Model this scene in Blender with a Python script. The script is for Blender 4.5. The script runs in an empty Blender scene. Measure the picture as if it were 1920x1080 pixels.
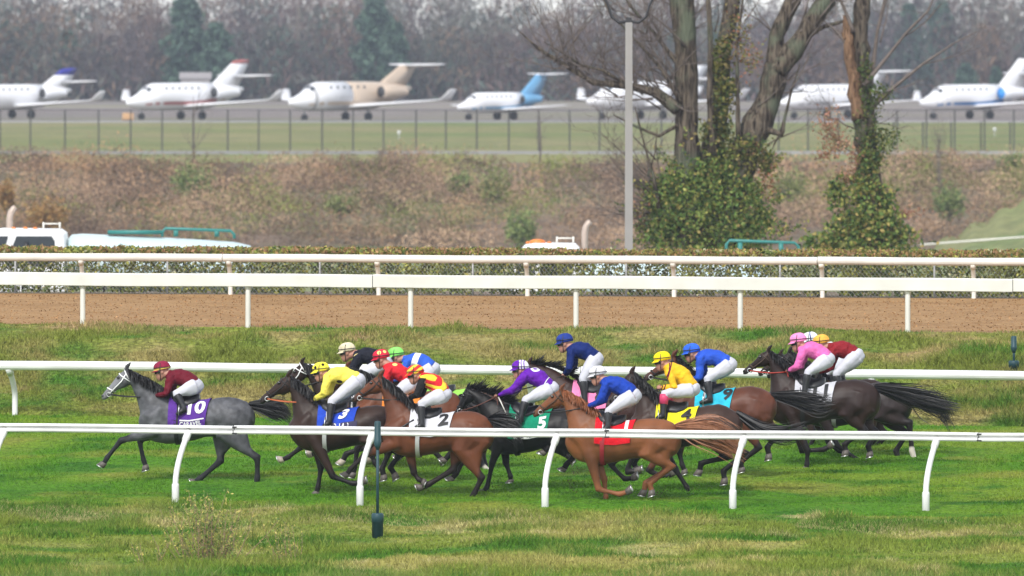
import bpy, bmesh, math, random
import numpy as np
from mathutils import Vector, Matrix

random.seed(7)
rng = np.random.default_rng(7)
R = math.radians
sc = bpy.context.scene
COL = sc.collection

# ------------------------------------------------------------------ camera, sky, sun, exposure
F = 23000.0            # focal length in pixels of the 1920-wide photograph
ZC = 6.45              # camera height above the foot of the near running rail
HOR = 120.0            # picture row of the horizon
cam_d = bpy.data.cameras.new('camera')
cam = bpy.data.objects.new('camera', cam_d)
COL.objects.link(cam)
cam.location = (0, 0, ZC)
cam.rotation_euler = (R(90), 0, 0)
cam_d.sensor_fit = 'HORIZONTAL'
cam_d.sensor_width = 36.0
cam_d.lens = F * 36.0 / 1920.0
cam_d.shift_y = -(540.0 - HOR) / 1920.0
cam_d.clip_start = 1.0
cam_d.clip_end = 9000.0
cam_d.dof.use_dof = True
cam_d.dof.focus_distance = 184.0
cam_d.dof.aperture_fstop = 6.3
sc.camera = cam

SUN_EL, SUN_AZ = R(48), R(200)      # azimuth clockwise from +Y: behind the camera, a little to the left
world = bpy.data.worlds.new('World')
sc.world = world
world.use_nodes = True
nt = world.node_tree
nt.nodes.clear()
sky_n = nt.nodes.new('ShaderNodeTexSky')
sky_n.sky_type = 'NISHITA'
sky_n.sun_disc = False
sky_n.sun_elevation = SUN_EL
sky_n.sun_rotation = SUN_AZ
sky_n.air_density = 1.0
sky_n.dust_density = 0.9
sky_n.ozone_density = 1.0
hsv = nt.nodes.new('ShaderNodeHueSaturation')
hsv.inputs['Saturation'].default_value = 0.30
bgn = nt.nodes.new('ShaderNodeBackground')
bgn.inputs['Strength'].default_value = 0.125
wout = nt.nodes.new('ShaderNodeOutputWorld')
nt.links.new(sky_n.outputs[0], hsv.inputs['Color'])
nt.links.new(hsv.outputs[0], bgn.inputs['Color'])
nt.links.new(bgn.outputs[0], wout.inputs['Surface'])

sun_d = bpy.data.lights.new('sun', 'SUN')
sun_d.energy = 1.5
sun_d.angle = R(11)
sun_d.color = (1.0, 0.965, 0.91)
sun = bpy.data.objects.new('sun', sun_d)
COL.objects.link(sun)
sdir = Vector((math.sin(SUN_AZ) * math.cos(SUN_EL), math.cos(SUN_AZ) * math.cos(SUN_EL), math.sin(SUN_EL)))
sun.rotation_euler = (-sdir).to_track_quat('-Z', 'Y').to_euler()
sun.location = (0, 100, 120)

sc.view_settings.view_transform = 'Standard'
sc.view_settings.look = 'None'
sc.view_settings.gamma = 1.0
sc.view_settings.use_curve_mapping = False
sc.view_settings.exposure = 1.1
sc.render.engine = 'CYCLES'
sc.cycles.use_denoising = True
sc.cycles.max_bounces = 6
sc.cycles.transparent_max_bounces = 8
sc.cycles.volume_bounces = 0

# ------------------------------------------------------------------ small helpers
def lin(c):
    c = c / 255.0
    return c / 12.92 if c <= 0.04045 else ((c + 0.055) / 1.055) ** 2.4

def S(r, g, b, k=1.0):
    return (lin(r) * k, lin(g) * k, lin(b) * k)

def P(px, py, s):
    """point seen at picture position (px, py) that stands where one metre is s pixels"""
    return Vector(((px - 960.0) / s, F / s, ZC + (HOR - py) / s))

def tag(o, label=None, cat=None, group=None, kind=None):
    if label: o['label'] = label
    if cat: o['category'] = cat
    if group: o['group'] = group
    if kind: o['kind'] = kind
    return o

def empty(name, loc, rz=0.0):
    o = bpy.data.objects.new(name, None)
    o.empty_display_size = 0.2
    COL.objects.link(o)
    o.location = loc
    o.rotation_euler = (0, 0, rz)
    return o

def link(name, me, mat=None, parent=None, loc=None, smooth=None):
    o = bpy.data.objects.new(name, me)
    COL.objects.link(o)
    if mat is not None and not me.materials:
        me.materials.append(mat)
    if parent is not None: o.parent = parent
    if loc is not None: o.location = loc
    if smooth is not None and len(me.polygons):
        me.polygons.foreach_set('use_smooth', np.full(len(me.polygons), bool(smooth)))
    return o

class G:
    """collects shapes; build() links them as one mesh object"""
    def __init__(self):
        self.v = []
        self.f = []
    def add(self, verts, faces):
        b = len(self.v)
        self.v.extend([tuple(p) for p in verts])
        self.f.extend([tuple(i + b for i in fc) for fc in faces])
        return self
    def box(self, c, size, rot=None):
        hx, hy, hz = size[0] / 2, size[1] / 2, size[2] / 2
        vs = [Vector((x, y, z)) for x in (-hx, hx) for y in (-hy, hy) for z in (-hz, hz)]
        if rot is not None: vs = [rot @ p for p in vs]
        c = Vector(c)
        return self.add([p + c for p in vs], [(0, 1, 3, 2), (4, 6, 7, 5), (0, 4, 5, 1), (2, 3, 7, 6), (0, 2, 6, 4), (1, 5, 7, 3)])
    def loft(self, rings, caps=True):
        n = len(rings[0]); m = len(rings)
        vs = [p for r in rings for p in r]
        fs = []
        for i in range(m - 1):
            for j in range(n):
                k = (j + 1) % n
                fs.append((i * n + j, i * n + k, (i + 1) * n + k, (i + 1) * n + j))
        if caps:
            fs.append(tuple(range(n - 1, -1, -1)))
            fs.append(tuple((m - 1) * n + j for j in range(n)))
        return self.add(vs, fs)
    def tube(self, pts, rad, n=8, rad2=None, side=None, caps=True):
        """tapered tube along pts; rad2 is the radius along 'side'"""
        pts = [Vector(p) for p in pts]
        if not hasattr(rad, '__len__'): rad = [rad] * len(pts)
        if rad2 is None: rad2 = rad
        elif not hasattr(rad2, '__len__'): rad2 = [rad2] * len(pts)
        rings = []
        for i, p in enumerate(pts):
            t = (pts[min(i + 1, len(pts) - 1)] - pts[max(i - 1, 0)])
            if t.length < 1e-9: t = Vector((0, 0, 1))
            t.normalize()
            if side is not None: sd = Vector(side)
            else: sd = Vector((0, 1, 0)) if abs(t.y) < 0.9 else Vector((1, 0, 0))
            a = t.cross(sd)
            if a.length < 1e-6: a = t.orthogonal()
            a.normalize()
            b = a.cross(t).normalized()
            rings.append([p + a * (rad[i] * math.cos(2 * math.pi * j / n)) + b * (rad2[i] * math.sin(2 * math.pi * j / n)) for j in range(n)])
        return self.loft(rings, caps)
    def ell(self, c, r, n=12, m=8, rot=None):
        c = Vector(c)
        rings = []
        for i in range(m + 1):
            th = math.pi * (i + 0.02 if i == 0 else (i - 0.02 if i == m else i)) / m
            ring = []
            for j in range(n):
                ph = 2 * math.pi * j / n
                p = Vector((r[0] * math.sin(th) * math.cos(ph), r[1] * math.sin(th) * math.sin(ph), r[2] * math.cos(th)))
                ring.append(c + (rot @ p if rot is not None else p))
            rings.append(ring)
        return self.loft(rings[::-1])
    def mesh(self, name):
        me = bpy.data.meshes.new(name)
        me.from_pydata(self.v, [], self.f)
        me.update()
        return me
    def build(self, name, mat, parent=None, off=None, smooth=True):
        if off is not None:
            o = Vector(off)
            self.v = [(p[0] - o.x, p[1] - o.y, p[2] - o.z) for p in self.v]
        return link(name, self.mesh(name), mat, parent, smooth=smooth)

def npmesh(name, verts, quads=None, tris=None, col=None):
    """mesh from numpy arrays (many small faces)"""
    me = bpy.data.meshes.new(name)
    nv = len(verts)
    faces = quads if quads is not None else tris
    k = faces.shape[1]
    me.vertices.add(nv)
    me.vertices.foreach_set('co', np.ascontiguousarray(verts, dtype=np.float32).ravel())
    me.loops.add(faces.size)
    me.loops.foreach_set('vertex_index', np.ascontiguousarray(faces, dtype=np.int32).ravel())
    me.polygons.add(len(faces))
    me.polygons.foreach_set('loop_start', np.arange(0, faces.size, k, dtype=np.int32))
    me.update(calc_edges=True)
    if col is not None:
        ca = me.color_attributes.new('Col', 'FLOAT_COLOR', 'POINT')
        c4 = np.ones((nv, 4), dtype=np.float32)
        c4[:, :3] = col
        ca.data.foreach_set('color', c4.ravel())
    return me

def vnoise(x, y, seed=0.0):
    def h(a, b):
        t = np.sin(a * 127.1 + b * 311.7 + seed * 74.7) * 43758.5453
        return t - np.floor(t)
    ix, iy = np.floor(x), np.floor(y)
    fx, fy = x - ix, y - iy
    fx = fx * fx * (3 - 2 * fx); fy = fy * fy * (3 - 2 * fy)
    return (h(ix, iy) * (1 - fx) * (1 - fy) + h(ix + 1, iy) * fx * (1 - fy) + h(ix, iy + 1) * (1 - fx) * fy + h(ix + 1, iy + 1) * fx * fy) * 2 - 1

def fbm(x, y, seed=0.0, octv=4):
    a, s, t = 1.0, 0.0, 0.0
    for i in range(octv):
        s = s + a * vnoise(x * 2 ** i, y * 2 ** i, seed + i * 3.1)
        t += a; a *= 0.5
    return s / t

def cloud(centers, size, aspect=0.5, up=None, cols=None, name='leaves'):
    """one small rhombus per centre"""
    n = len(centers)
    a = rng.normal(size=(n, 3))
    if up is not None: a[:, 2] = np.abs(a[:, 2]) * up + 0.15
    a /= np.linalg.norm(a, axis=1)[:, None]
    b = np.cross(a, rng.normal(size=(n, 3)))
    b /= np.linalg.norm(b, axis=1)[:, None] + 1e-9
    sz = np.broadcast_to(np.asarray(size, dtype=float), (n,))[:, None]
    v = np.empty((n, 4, 3))
    v[:, 0] = centers - a * sz; v[:, 1] = centers + b * sz * aspect
    v[:, 2] = centers + a * sz; v[:, 3] = centers - b * sz * aspect
    q = np.arange(n * 4, dtype=np.int32).reshape(n, 4)
    col = np.repeat(cols, 4, axis=0) if cols is not None else None
    return npmesh(name, v.reshape(-1, 3), quads=q, col=col)

def palette(n, cols, weights=None, jitter=0.18):
    cols = np.array(cols)
    idx = rng.choice(len(cols), size=n, p=weights)
    c = cols[idx] * (1 + rng.normal(size=(n, 1)) * jitter)
    return np.clip(c, 0.003, 0.9)

# ------------------------------------------------------------------ materials
MATS = {}
def mat(key, rgb=(0.5, 0.5, 0.5), rough=0.6, var=0.12, scale=6.0, spec=0.4, bump=0.0, attr=None, metal=0.0, trans=0.0, sheen=0.0, detail=4.0, coat=0.0):
    """procedural material: base colour (or the pigment attribute) broken up by noise"""
    if key in MATS: return MATS[key]
    m = bpy.data.materials.new(key)
    m.use_nodes = True
    n = m.node_tree.nodes; l = m.node_tree.links
    bs = n['Principled BSDF']
    bs.inputs['Roughness'].default_value = rough
    bs.inputs['Specular IOR Level'].default_value = spec
    bs.inputs['Metallic'].default_value = metal
    if sheen: bs.inputs['Sheen Weight'].default_value = sheen
    if coat: bs.inputs['Coat Weight'].default_value = coat
    tc = n.new('ShaderNodeTexCoord')
    nz = n.new('ShaderNodeTexNoise')
    nz.inputs['Scale'].default_value = scale
    nz.inputs['Detail'].default_value = detail
    l.new(tc.outputs['Object'], nz.inputs['Vector'])
    mr = n.new('ShaderNodeMapRange')
    mr.inputs['From Min'].default_value = 0.3; mr.inputs['From Max'].default_value = 0.7
    mr.inputs['To Min'].default_value = 1 - var; mr.inputs['To Max'].default_value = 1 + var
    l.new(nz.outputs['Fac'], mr.inputs['Value'])
    mx = n.new('ShaderNodeVectorMath'); mx.operation = 'SCALE'
    if attr:
        at = n.new('ShaderNodeAttribute'); at.attribute_name = attr
        l.new(at.outputs['Color'], mx.inputs[0])
    else:
        mx.inputs[0].default_value = rgb
    l.new(mr.outputs['Result'], mx.inputs['Scale'])
    l.new(mx.outputs['Vector'], bs.inputs['Base Color'])
    if bump:
        bp = n.new('ShaderNodeBump'); bp.inputs['Strength'].default_value = bump; bp.inputs['Distance'].default_value = 0.02
        l.new(nz.outputs['Fac'], bp.inputs['Height'])
        l.new(bp.outputs['Normal'], bs.inputs['Normal'])
    if trans:
        tr = n.new('ShaderNodeBsdfTranslucent')
        l.new(mx.outputs['Vector'], tr.inputs['Color'])
        ms = n.new('ShaderNodeMixShader'); ms.inputs[0].default_value = trans
        l.new(bs.outputs[0], ms.inputs[1]); l.new(tr.outputs[0], ms.inputs[2])
        l.new(ms.outputs[0], n['Material Output'].inputs['Surface'])
    MATS[key] = m
    return m

def ground_mat(key, cols, scales, rough=0.95, trans=0.0, stretch=(1, 1, 1), fine=None):
    """blend of several soil or grass colours by layered world-space noise"""
    m = bpy.data.materials.new(key); m.use_nodes = True
    n = m.node_tree.nodes; l = m.node_tree.links
    bs = n['Principled BSDF']
    bs.inputs['Roughness'].default_value = rough
    bs.inputs['Specular IOR Level'].default_value = 0.15
    ge = n.new('ShaderNodeNewGeometry')
    mp = n.new('ShaderNodeMapping'); mp.inputs['Scale'].default_value = stretch
    l.new(ge.outputs['Position'], mp.inputs['Vector'])
    prev = None
    for i, c in enumerate(cols):
        rgb = n.new('ShaderNodeRGB'); rgb.outputs[0].default_value = (*c, 1)
        if prev is None: prev = rgb.outputs[0]; continue
        scl, lo, hi = scales[i - 1]
        nz = n.new('ShaderNodeTexNoise'); nz.inputs['Scale'].default_value = scl
        nz.inputs['Detail'].default_value = 5.0
        of = n.new('ShaderNodeVectorMath'); of.operation = 'ADD'; of.inputs[1].default_value = (i * 17.3, i * 5.1, i * 9.7)
        l.new(mp.outputs[0], of.inputs[0]); l.new(of.outputs[0], nz.inputs['Vector'])
        mr = n.new('ShaderNodeMapRange'); mr.inputs['From Min'].default_value = lo; mr.inputs['From Max'].default_value = hi
        l.new(nz.outputs['Fac'], mr.inputs['Value'])
        mx = n.new('ShaderNodeMix'); mx.data_type = 'RGBA'
        l.new(mr.outputs[0], mx.inputs[0]); l.new(prev, mx.inputs[6]); l.new(rgb.outputs[0], mx.inputs[7])
        prev = mx.outputs[2]
    if fine:
        nz = n.new('ShaderNodeTexNoise'); nz.inputs['Scale'].default_value = fine[0]; nz.inputs['Detail'].default_value = 6
        l.new(ge.outputs['Position'], nz.inputs['Vector'])
        mr = n.new('ShaderNodeMapRange'); mr.inputs['From Min'].default_value = 0.3; mr.inputs['From Max'].default_value = 0.7
        mr.inputs['To Min'].default_value = 1 - fine[1]; mr.inputs['To Max'].default_value = 1 + fine[1]
        l.new(nz.outputs['Fac'], mr.inputs['Value'])
        vm = n.new('ShaderNodeVectorMath'); vm.operation = 'SCALE'
        l.new(prev, vm.inputs[0]); l.new(mr.outputs[0], vm.inputs['Scale'])
        prev = vm.outputs[0]
    l.new(prev, bs.inputs['Base Color'])
    if trans:
        tr = n.new('ShaderNodeBsdfTranslucent'); l.new(prev, tr.inputs['Color'])
        ms = n.new('ShaderNodeMixShader'); ms.inputs[0].default_value = trans
        l.new(bs.outputs[0], ms.inputs[1]); l.new(tr.outputs[0], ms.inputs[2])
        l.new(ms.outputs[0], n['Material Output'].inputs['Surface'])
    MATS[key] = m
    return m

M_turf = ground_mat('turf', [(0.088, 0.225, 0.012), (0.170, 0.265, 0.022), (0.045, 0.155, 0.010), (0.22, 0.26, 0.038)],
                    [(0.17, 0.44, 0.56), (0.8, 0.52, 0.66), (0.42, 0.56, 0.68)], trans=0.25, fine=(14.0, 0.5))
M_verge = ground_mat('verge_grass', [(0.20, 0.255, 0.040), (0.35, 0.325, 0.10), (0.075, 0.18, 0.017), (0.50, 0.43, 0.21)],
                     [(0.30, 0.48, 0.62), (0.50, 0.48, 0.60), (0.7, 0.60, 0.72)], trans=0.25, fine=(16.0, 0.6))
M_bank = ground_mat('bank_grass', [(0.195, 0.23, 0.042), (0.31, 0.265, 0.095), (0.075, 0.175, 0.020), (0.42, 0.29, 0.155)],
                    [(0.45, 0.45, 0.60), (0.6, 0.50, 0.64), (0.7, 0.60, 0.74)], trans=0.25, fine=(12.0, 0.55))
M_dirt = ground_mat('track_dirt', [(0.30, 0.175, 0.074), (0.25, 0.14, 0.055), (0.335, 0.205, 0.092)], [(0.35, 0.42, 0.62), (2.2, 0.5, 0.7)], fine=(16.0, 0.42))
M_field = ground_mat('field_grass', [(0.16, 0.175, 0.05), (0.22, 0.20, 0.085), (0.12, 0.17, 0.04)], [(0.03, 0.4, 0.6), (0.05, 0.5, 0.7)], fine=(0.5, 0.25))
M_scrubsoil = ground_mat('scrub_soil', [(0.16, 0.115, 0.085), (0.12, 0.10, 0.06), (0.10, 0.13, 0.04)], [(0.06, 0.4, 0.6), (0.05, 0.55, 0.7)], fine=(0.8, 0.4))
M_greenslope = ground_mat('slope_grass', [(0.15, 0.185, 0.06), (0.20, 0.195, 0.09), (0.11, 0.165, 0.05)], [(0.05, 0.4, 0.6), (0.12, 0.5, 0.7)], fine=(1.2, 0.3))
M_apron = ground_mat('apron_concrete', [(0.33, 0.32, 0.31), (0.25, 0.25, 0.25)], [(0.02, 0.4, 0.6)], fine=(0.3, 0.1))
M_leaf = mat('leaf_pigment', rough=0.6, attr='Col', var=0.25, scale=2.0, spec=0.25, trans=0.3)
M_twig = mat('twig_pigment', rough=0.9, attr='Col', var=0.2, scale=0.6, spec=0.1)
M_white = mat('white_rail_plastic', (0.66, 0.66, 0.65), rough=0.42, var=0.12, scale=1.7, spec=0.4)
M_cream = mat('aged_cream_plastic', (0.74, 0.71, 0.64), rough=0.55, var=0.08, scale=3.0)
M_offwhite = mat('weathered_white_plastic', (0.64, 0.62, 0.56), rough=0.5, var=0.09, scale=2.0)
M_black = mat('black_leather', (0.010, 0.010, 0.012), rough=0.38, var=0.2, spec=0.5)
M_darkgap = mat('dark_steel', (0.03, 0.03, 0.032), rough=0.5)
M_steel = mat('bright_steel', (0.6, 0.6, 0.6), rough=0.3, metal=0.9)
M_glass = mat('dark_glass', (0.03, 0.04, 0.05), rough=0.12, spec=0.6, var=0.1)
M_teal = mat('teal_painted_metal', (0.018, 0.085, 0.085), rough=0.5, var=0.15)
M_tealpole = mat('dark_teal_plastic', (0.012, 0.048, 0.058), rough=0.5, var=0.15)
M_rubber = mat('rubber', (0.02, 0.02, 0.02), rough=0.8)
M_bark = mat('tree_bark', (0.12, 0.105, 0.088), rough=0.95, var=0.5, scale=3.5, bump=0.8, detail=8)
M_wood = mat('broken_wood', (0.30, 0.18, 0.10), rough=0.9, var=0.3, scale=4.0, bump=0.5)
M_pole = mat('weathered_pole', (0.27, 0.26, 0.245), rough=0.7, var=0.08, scale=1.5)

def bark_mat(key, a, b, c):
    m = bpy.data.materials.new(key); m.use_nodes = True
    n = m.node_tree.nodes; l = m.node_tree.links; bs = n['Principled BSDF']
    bs.inputs['Roughness'].default_value = .95; bs.inputs['Specular IOR Level'].default_value = .1
    ge = n.new('ShaderNodeNewGeometry'); mp = n.new('ShaderNodeMapping'); mp.inputs['Scale'].default_value = (9, 9, 1.1)
    l.new(ge.outputs['Position'], mp.inputs['Vector'])
    nz = n.new('ShaderNodeTexNoise'); nz.inputs['Scale'].default_value = 1.6; nz.inputs['Detail'].default_value = 8; nz.inputs['Distortion'].default_value = .6
    l.new(mp.outputs[0], nz.inputs['Vector'])
    cr = n.new('ShaderNodeValToRGB'); cr.color_ramp.elements[0].position = .36; cr.color_ramp.elements[0].color = (*a, 1); cr.color_ramp.elements[1].position = .62; cr.color_ramp.elements[1].color = (*b, 1)
    l.new(nz.outputs['Fac'], cr.inputs[0])
    n2 = n.new('ShaderNodeTexNoise'); n2.inputs['Scale'].default_value = 1.3; n2.inputs['Detail'].default_value = 5
    l.new(ge.outputs['Position'], n2.inputs['Vector'])
    mr = n.new('ShaderNodeMapRange'); mr.inputs['From Min'].default_value = .52; mr.inputs['From Max'].default_value = .68
    l.new(n2.outputs['Fac'], mr.inputs['Value'])
    mx = n.new('ShaderNodeMix'); mx.data_type = 'RGBA'; l.new(mr.outputs[0], mx.inputs[0]); l.new(cr.outputs[0], mx.inputs[6]); mx.inputs[7].default_value = (*c, 1)
    l.new(mx.outputs[2], bs.inputs['Base Color'])
    bp = n.new('ShaderNodeBump'); bp.inputs['Strength'].default_value = 1.0; bp.inputs['Distance'].default_value = .12
    l.new(nz.outputs['Fac'], bp.inputs['Height']); l.new(bp.outputs['Normal'], bs.inputs['Normal'])
    MATS[key] = m
    return m
M_oldbark = bark_mat('old_fissured_bark', (.020, .015, .012), (.145, .118, .088), (.11, .125, .085))
M_stub = bark_mat('split_heartwood', (.07, .038, .022), (.26, .16, .095), (.12, .08, .05))

M_straw = ground_mat('worn_straw_grass', [(0.36, 0.33, 0.13), (0.46, 0.40, 0.20), (0.17, 0.23, 0.04)], [(0.8, .42, .6), (0.45, .50, .62)], trans=.25, fine=(16.0, .5))

# ------------------------------------------------------------------ the ground, in strips from near to far
def row(pyl, sl, pyr, sr): return (P(0, pyl, sl), P(1920, pyr, sr))
def wrow(Y, zrel, half=None):
    h = (960.0 / F) * Y
    return (Vector((-h, Y, ZC + zrel)), Vector((h, Y, ZC + zrel)))

ROWS = {
    'v0': row(1260, 156, 1280, 160), 'v1': row(1080, 142, 1098, 146), 'v2': row(1003, 134, 1022, 138),
    'turf0': row(944, 128.1, 972, 132.2), 'near': row(943, 128, 965, 131.3), 'far': row(778, 118, 800, 120.5),
    'b1': row(738, 117, 752, 119), 'b2': row(660, 115.3, 672, 117), 'd0': row(610, 113, 624, 114.5),
    'd1': row(550, 102, 560, 103),
}
for nm, Y, z in (('h0', 233, -4.32), ('h1', 262, -5.3), ('h2', 300, -6.9), ('h3', 350, -7.2), ('e0', 600, -9.9), ('e1', 640, -9.7),
                 ('e2', 690, -7.1), ('e3', 716, -5.75), ('f0', 791, -5.82), ('t0', 978, -4.66), ('t1', 1003, -4.65), ('w0', 1250, -4.5), ('w1', 2350, -4.4)):
    ROWS[nm] = wrow(Y, z)

AMP = {}
def strip_pt(a, b, u, v, amp=0.0, scl=0.6, seed=1.0):
    """points on the strip between two rows; u across the picture, v from near to far (numpy)"""
    A0, A1 = np.array(ROWS[a][0]), np.array(ROWS[a][1])
    B0, B1 = np.array(ROWS[b][0]), np.array(ROWS[b][1])
    u = u[:, None]; v = v[:, None]
    p = (A0 + (A1 - A0) * u) * (1 - v) + (B0 + (B1 - B0) * u) * v
    if amp:
        w = np.clip(np.minimum(v, 1 - v)[:, 0] * 6, 0, 1)
        p[:, 2] += amp * w * fbm(p[:, 0] * scl, p[:, 1] * scl, seed, 4)
    return p

def strip(name, rows, nu, nvs, m, amp=0.0, scl=0.6, seed=1.0, u0=-0.3, u1=1.3, label=None):
    vs = []; first = True
    for (a, b), nv in zip(zip(rows[:-1], rows[1:]), nvs):
        vv = np.linspace(0, 1, nv + 1)
        if not first: vv = vv[1:]
        first = False
        for v in vv:
            uu = np.linspace(u0, u1, nu + 1)
            vs.append(strip_pt(a, b, uu, np.full(nu + 1, v), amp, scl, seed))
    nr = len(vs); V = np.concatenate(vs)
    i, j = np.meshgrid(np.arange(nr - 1), np.arange(nu), indexing='ij')
    q = np.stack([i * (nu + 1) + j, i * (nu + 1) + j + 1, (i + 1) * (nu + 1) + j + 1, (i + 1) * (nu + 1) + j], -1).reshape(-1, 4)
    o = link(name, npmesh(name, V, quads=q), m, smooth=True)
    tag(o, label, None, None, 'structure')
    return o

M_farfield = ground_mat('far_rough_ground', [(0.21, 0.175, 0.165), (0.17, 0.15, 0.135), (0.20, 0.20, 0.10)], [(0.02, 0.4, 0.6), (0.012, 0.55, 0.7)], fine=(0.3, 0.2))
strip('grass_verge', ['v0', 'v1', 'v2', 'turf0'], 160, [14, 14, 14], M_verge, amp=0.16, scl=0.35, seed=4)
strip('turf_course', ['turf0', 'far'], 120, [40], M_turf, amp=0.05, scl=0.4, seed=2)
strip('grass_bank', ['far', 'b1', 'b2', 'd0'], 160, [12, 14, 12], M_bank, amp=0.22, scl=0.4, seed=3)
strip('dirt_track', ['d0', 'd1'], 160, [40], M_dirt, amp=0.035, scl=0.7, seed=5)
strip('service_road', ['d1', 'h0', 'h1', 'h2', 'h3'], 20, [2, 2, 2, 2], M_scrubsoil)
strip('low_ground', ['h3', 'e0', 'e1'], 40, [10, 3], M_greenslope, u0=-0.6, u1=1.6)
strip('embankment', ['e1', 'e2', 'e3'], 180, [26, 14], M_scrubsoil, amp=1.0, scl=0.11, seed=8)
strip('airfield', ['e3', 'f0', 't0'], 60, [4, 6], M_field, u0=-0.6, u1=1.6)
strip('taxiway', ['t0', 't1'], 20, [2], M_apron, u0=-0.6, u1=1.6)
strip('far_field', ['t1', 'w0', 'w1'], 30, [2, 4], M_farfield, u0=-1.0, u1=2.0)

def near_far_at(px, t, a='near', b='far'):
    """ground point at picture column px, a share t of the way between two rows"""
    pts = []
    for r in (a, b):
        A, B = ROWS[r]
        k = (px - 960.0) / F
        u = (k * A.y - A.x) / ((B.x - A.x) - k * (B.y - A.y))
        pts.append(A + (B - A) * u)
    return pts[0].lerp(pts[1], t)

# grass blades: far too many to count, one mesh for each strip
def blades(name, segs, m, hmin, hmax, width, amp, scl, seed, label, clump=0.0, lean=0.5):
    allv = []
    for a, b, n, *vr in segs:
        v0, v1 = vr if vr else (0.0, 1.0)
        u = rng.uniform(-0.08, 1.08, n); v = rng.uniform(v0, v1, n)
        p = strip_pt(a, b, u, v, amp, scl, seed)
        h = rng.uniform(hmin, hmax, n)
        if clump:
            c = fbm(p[:, 0] * 1.1, p[:, 1] * 0.55, seed + 9, 3)
            h = h * np.clip(0.45 + clump * (c + 0.15), 0.3, 2.6)
        yaw = rng.uniform(0, 2 * np.pi, n)
        w = width * rng.uniform(0.6, 1.3, n)
        dx, dy = np.cos(yaw) * w, np.sin(yaw) * w
        tip = p.copy()
        tip[:, 0] += rng.normal(size=n) * h * lean; tip[:, 1] += rng.normal(size=n) * h * lean; tip[:, 2] += h
        q = np.empty((n, 3, 3))
        q[:, 0] = p; q[:, 0, 0] -= dx; q[:, 0, 1] -= dy; q[:, 0, 2] -= 0.01
        q[:, 1] = p; q[:, 1, 0] += dx; q[:, 1, 1] += dy; q[:, 1, 2] -= 0.01
        q[:, 2] = tip
        allv.append(q.reshape(-1, 3))
    V = np.concatenate(allv)
    o = link(name, npmesh(name, V, tris=np.arange(len(V), dtype=np.int32).reshape(-1, 3)), m)
    return tag(o, label, 'grass', None, 'stuff')

blades('turf_grass', [('turf0', 'far', 150000)], M_turf, 0.03, 0.07, 0.009, 0.05, 0.4, 2, 'short bright green mown grass of the race course', clump=0.6, lean=0.7)
blades('verge_grass', [('v1', 'v2', 80000), ('v2', 'turf0', 80000), ('v0', 'v1', 30000)], M_verge, 0.05, 0.13, 0.010, 0.16, 0.35, 4, 'patchy green and straw coloured grass in the foreground', clump=1.6, lean=0.55)
blades('bank_grass', [('far', 'b1', 38000), ('b1', 'b2', 52000), ('b2', 'd0', 38000)], M_bank, 0.05, 0.14, 0.012, 0.22, 0.4, 3, 'rough patchy grass on the bank below the dirt track', clump=1.5, lean=0.55)

blades('worn_grass', [('v2', 'turf0', 42000, 0.50, 0.86)], M_straw, 0.035, 0.10, 0.010, 0.16, 0.35, 4, 'worn straw coloured grass strip in front of the near rail', clump=1.3, lean=0.6)

# ------------------------------------------------------------------ running rails
def line_pts(r, pxs, dz=0.0):
    out = []
    A, B = r
    for px in pxs:
        k = (px - 960.0) / F
        u = (k * A.y - A.x) / ((B.x - A.x) - k * (B.y - A.y))
        p = A + (B - A) * u
        out.append(p + Vector((0, 0, dz)))
    return out

def rail_profile(h, d, style):
    if style == 'grooved':   # two rounded lips with a recessed channel facing the infield
        return [(-d * .5, h * .32), (-d * .30, h * .5), (d * .35, h * .5), (d * .5, h * .2), (d * .5, -h * .3), (d * .3, -h * .5), (-d * .35, -h * .5), (-d * .5, -h * .36), (-d * .5, -h * .08), (-d * .05, -h * .04), (-d * .05, h * .18), (-d * .5, h * .21)]
    if style == 'cap':       # broad flat-faced cover
        return [(-d * .5, h * .40), (-d * .38, h * .5), (d * .38, h * .5), (d * .5, h * .4), (d * .5, -h * .5), (-d * .46, -h * .5), (-d * .5, -h * .46)]
    return [(d * .5 * math.cos(a), h * .5 * math.sin(a)) for a in [2 * math.pi * i / 14 + .1 for i in range(14)]][::-1]

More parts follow.
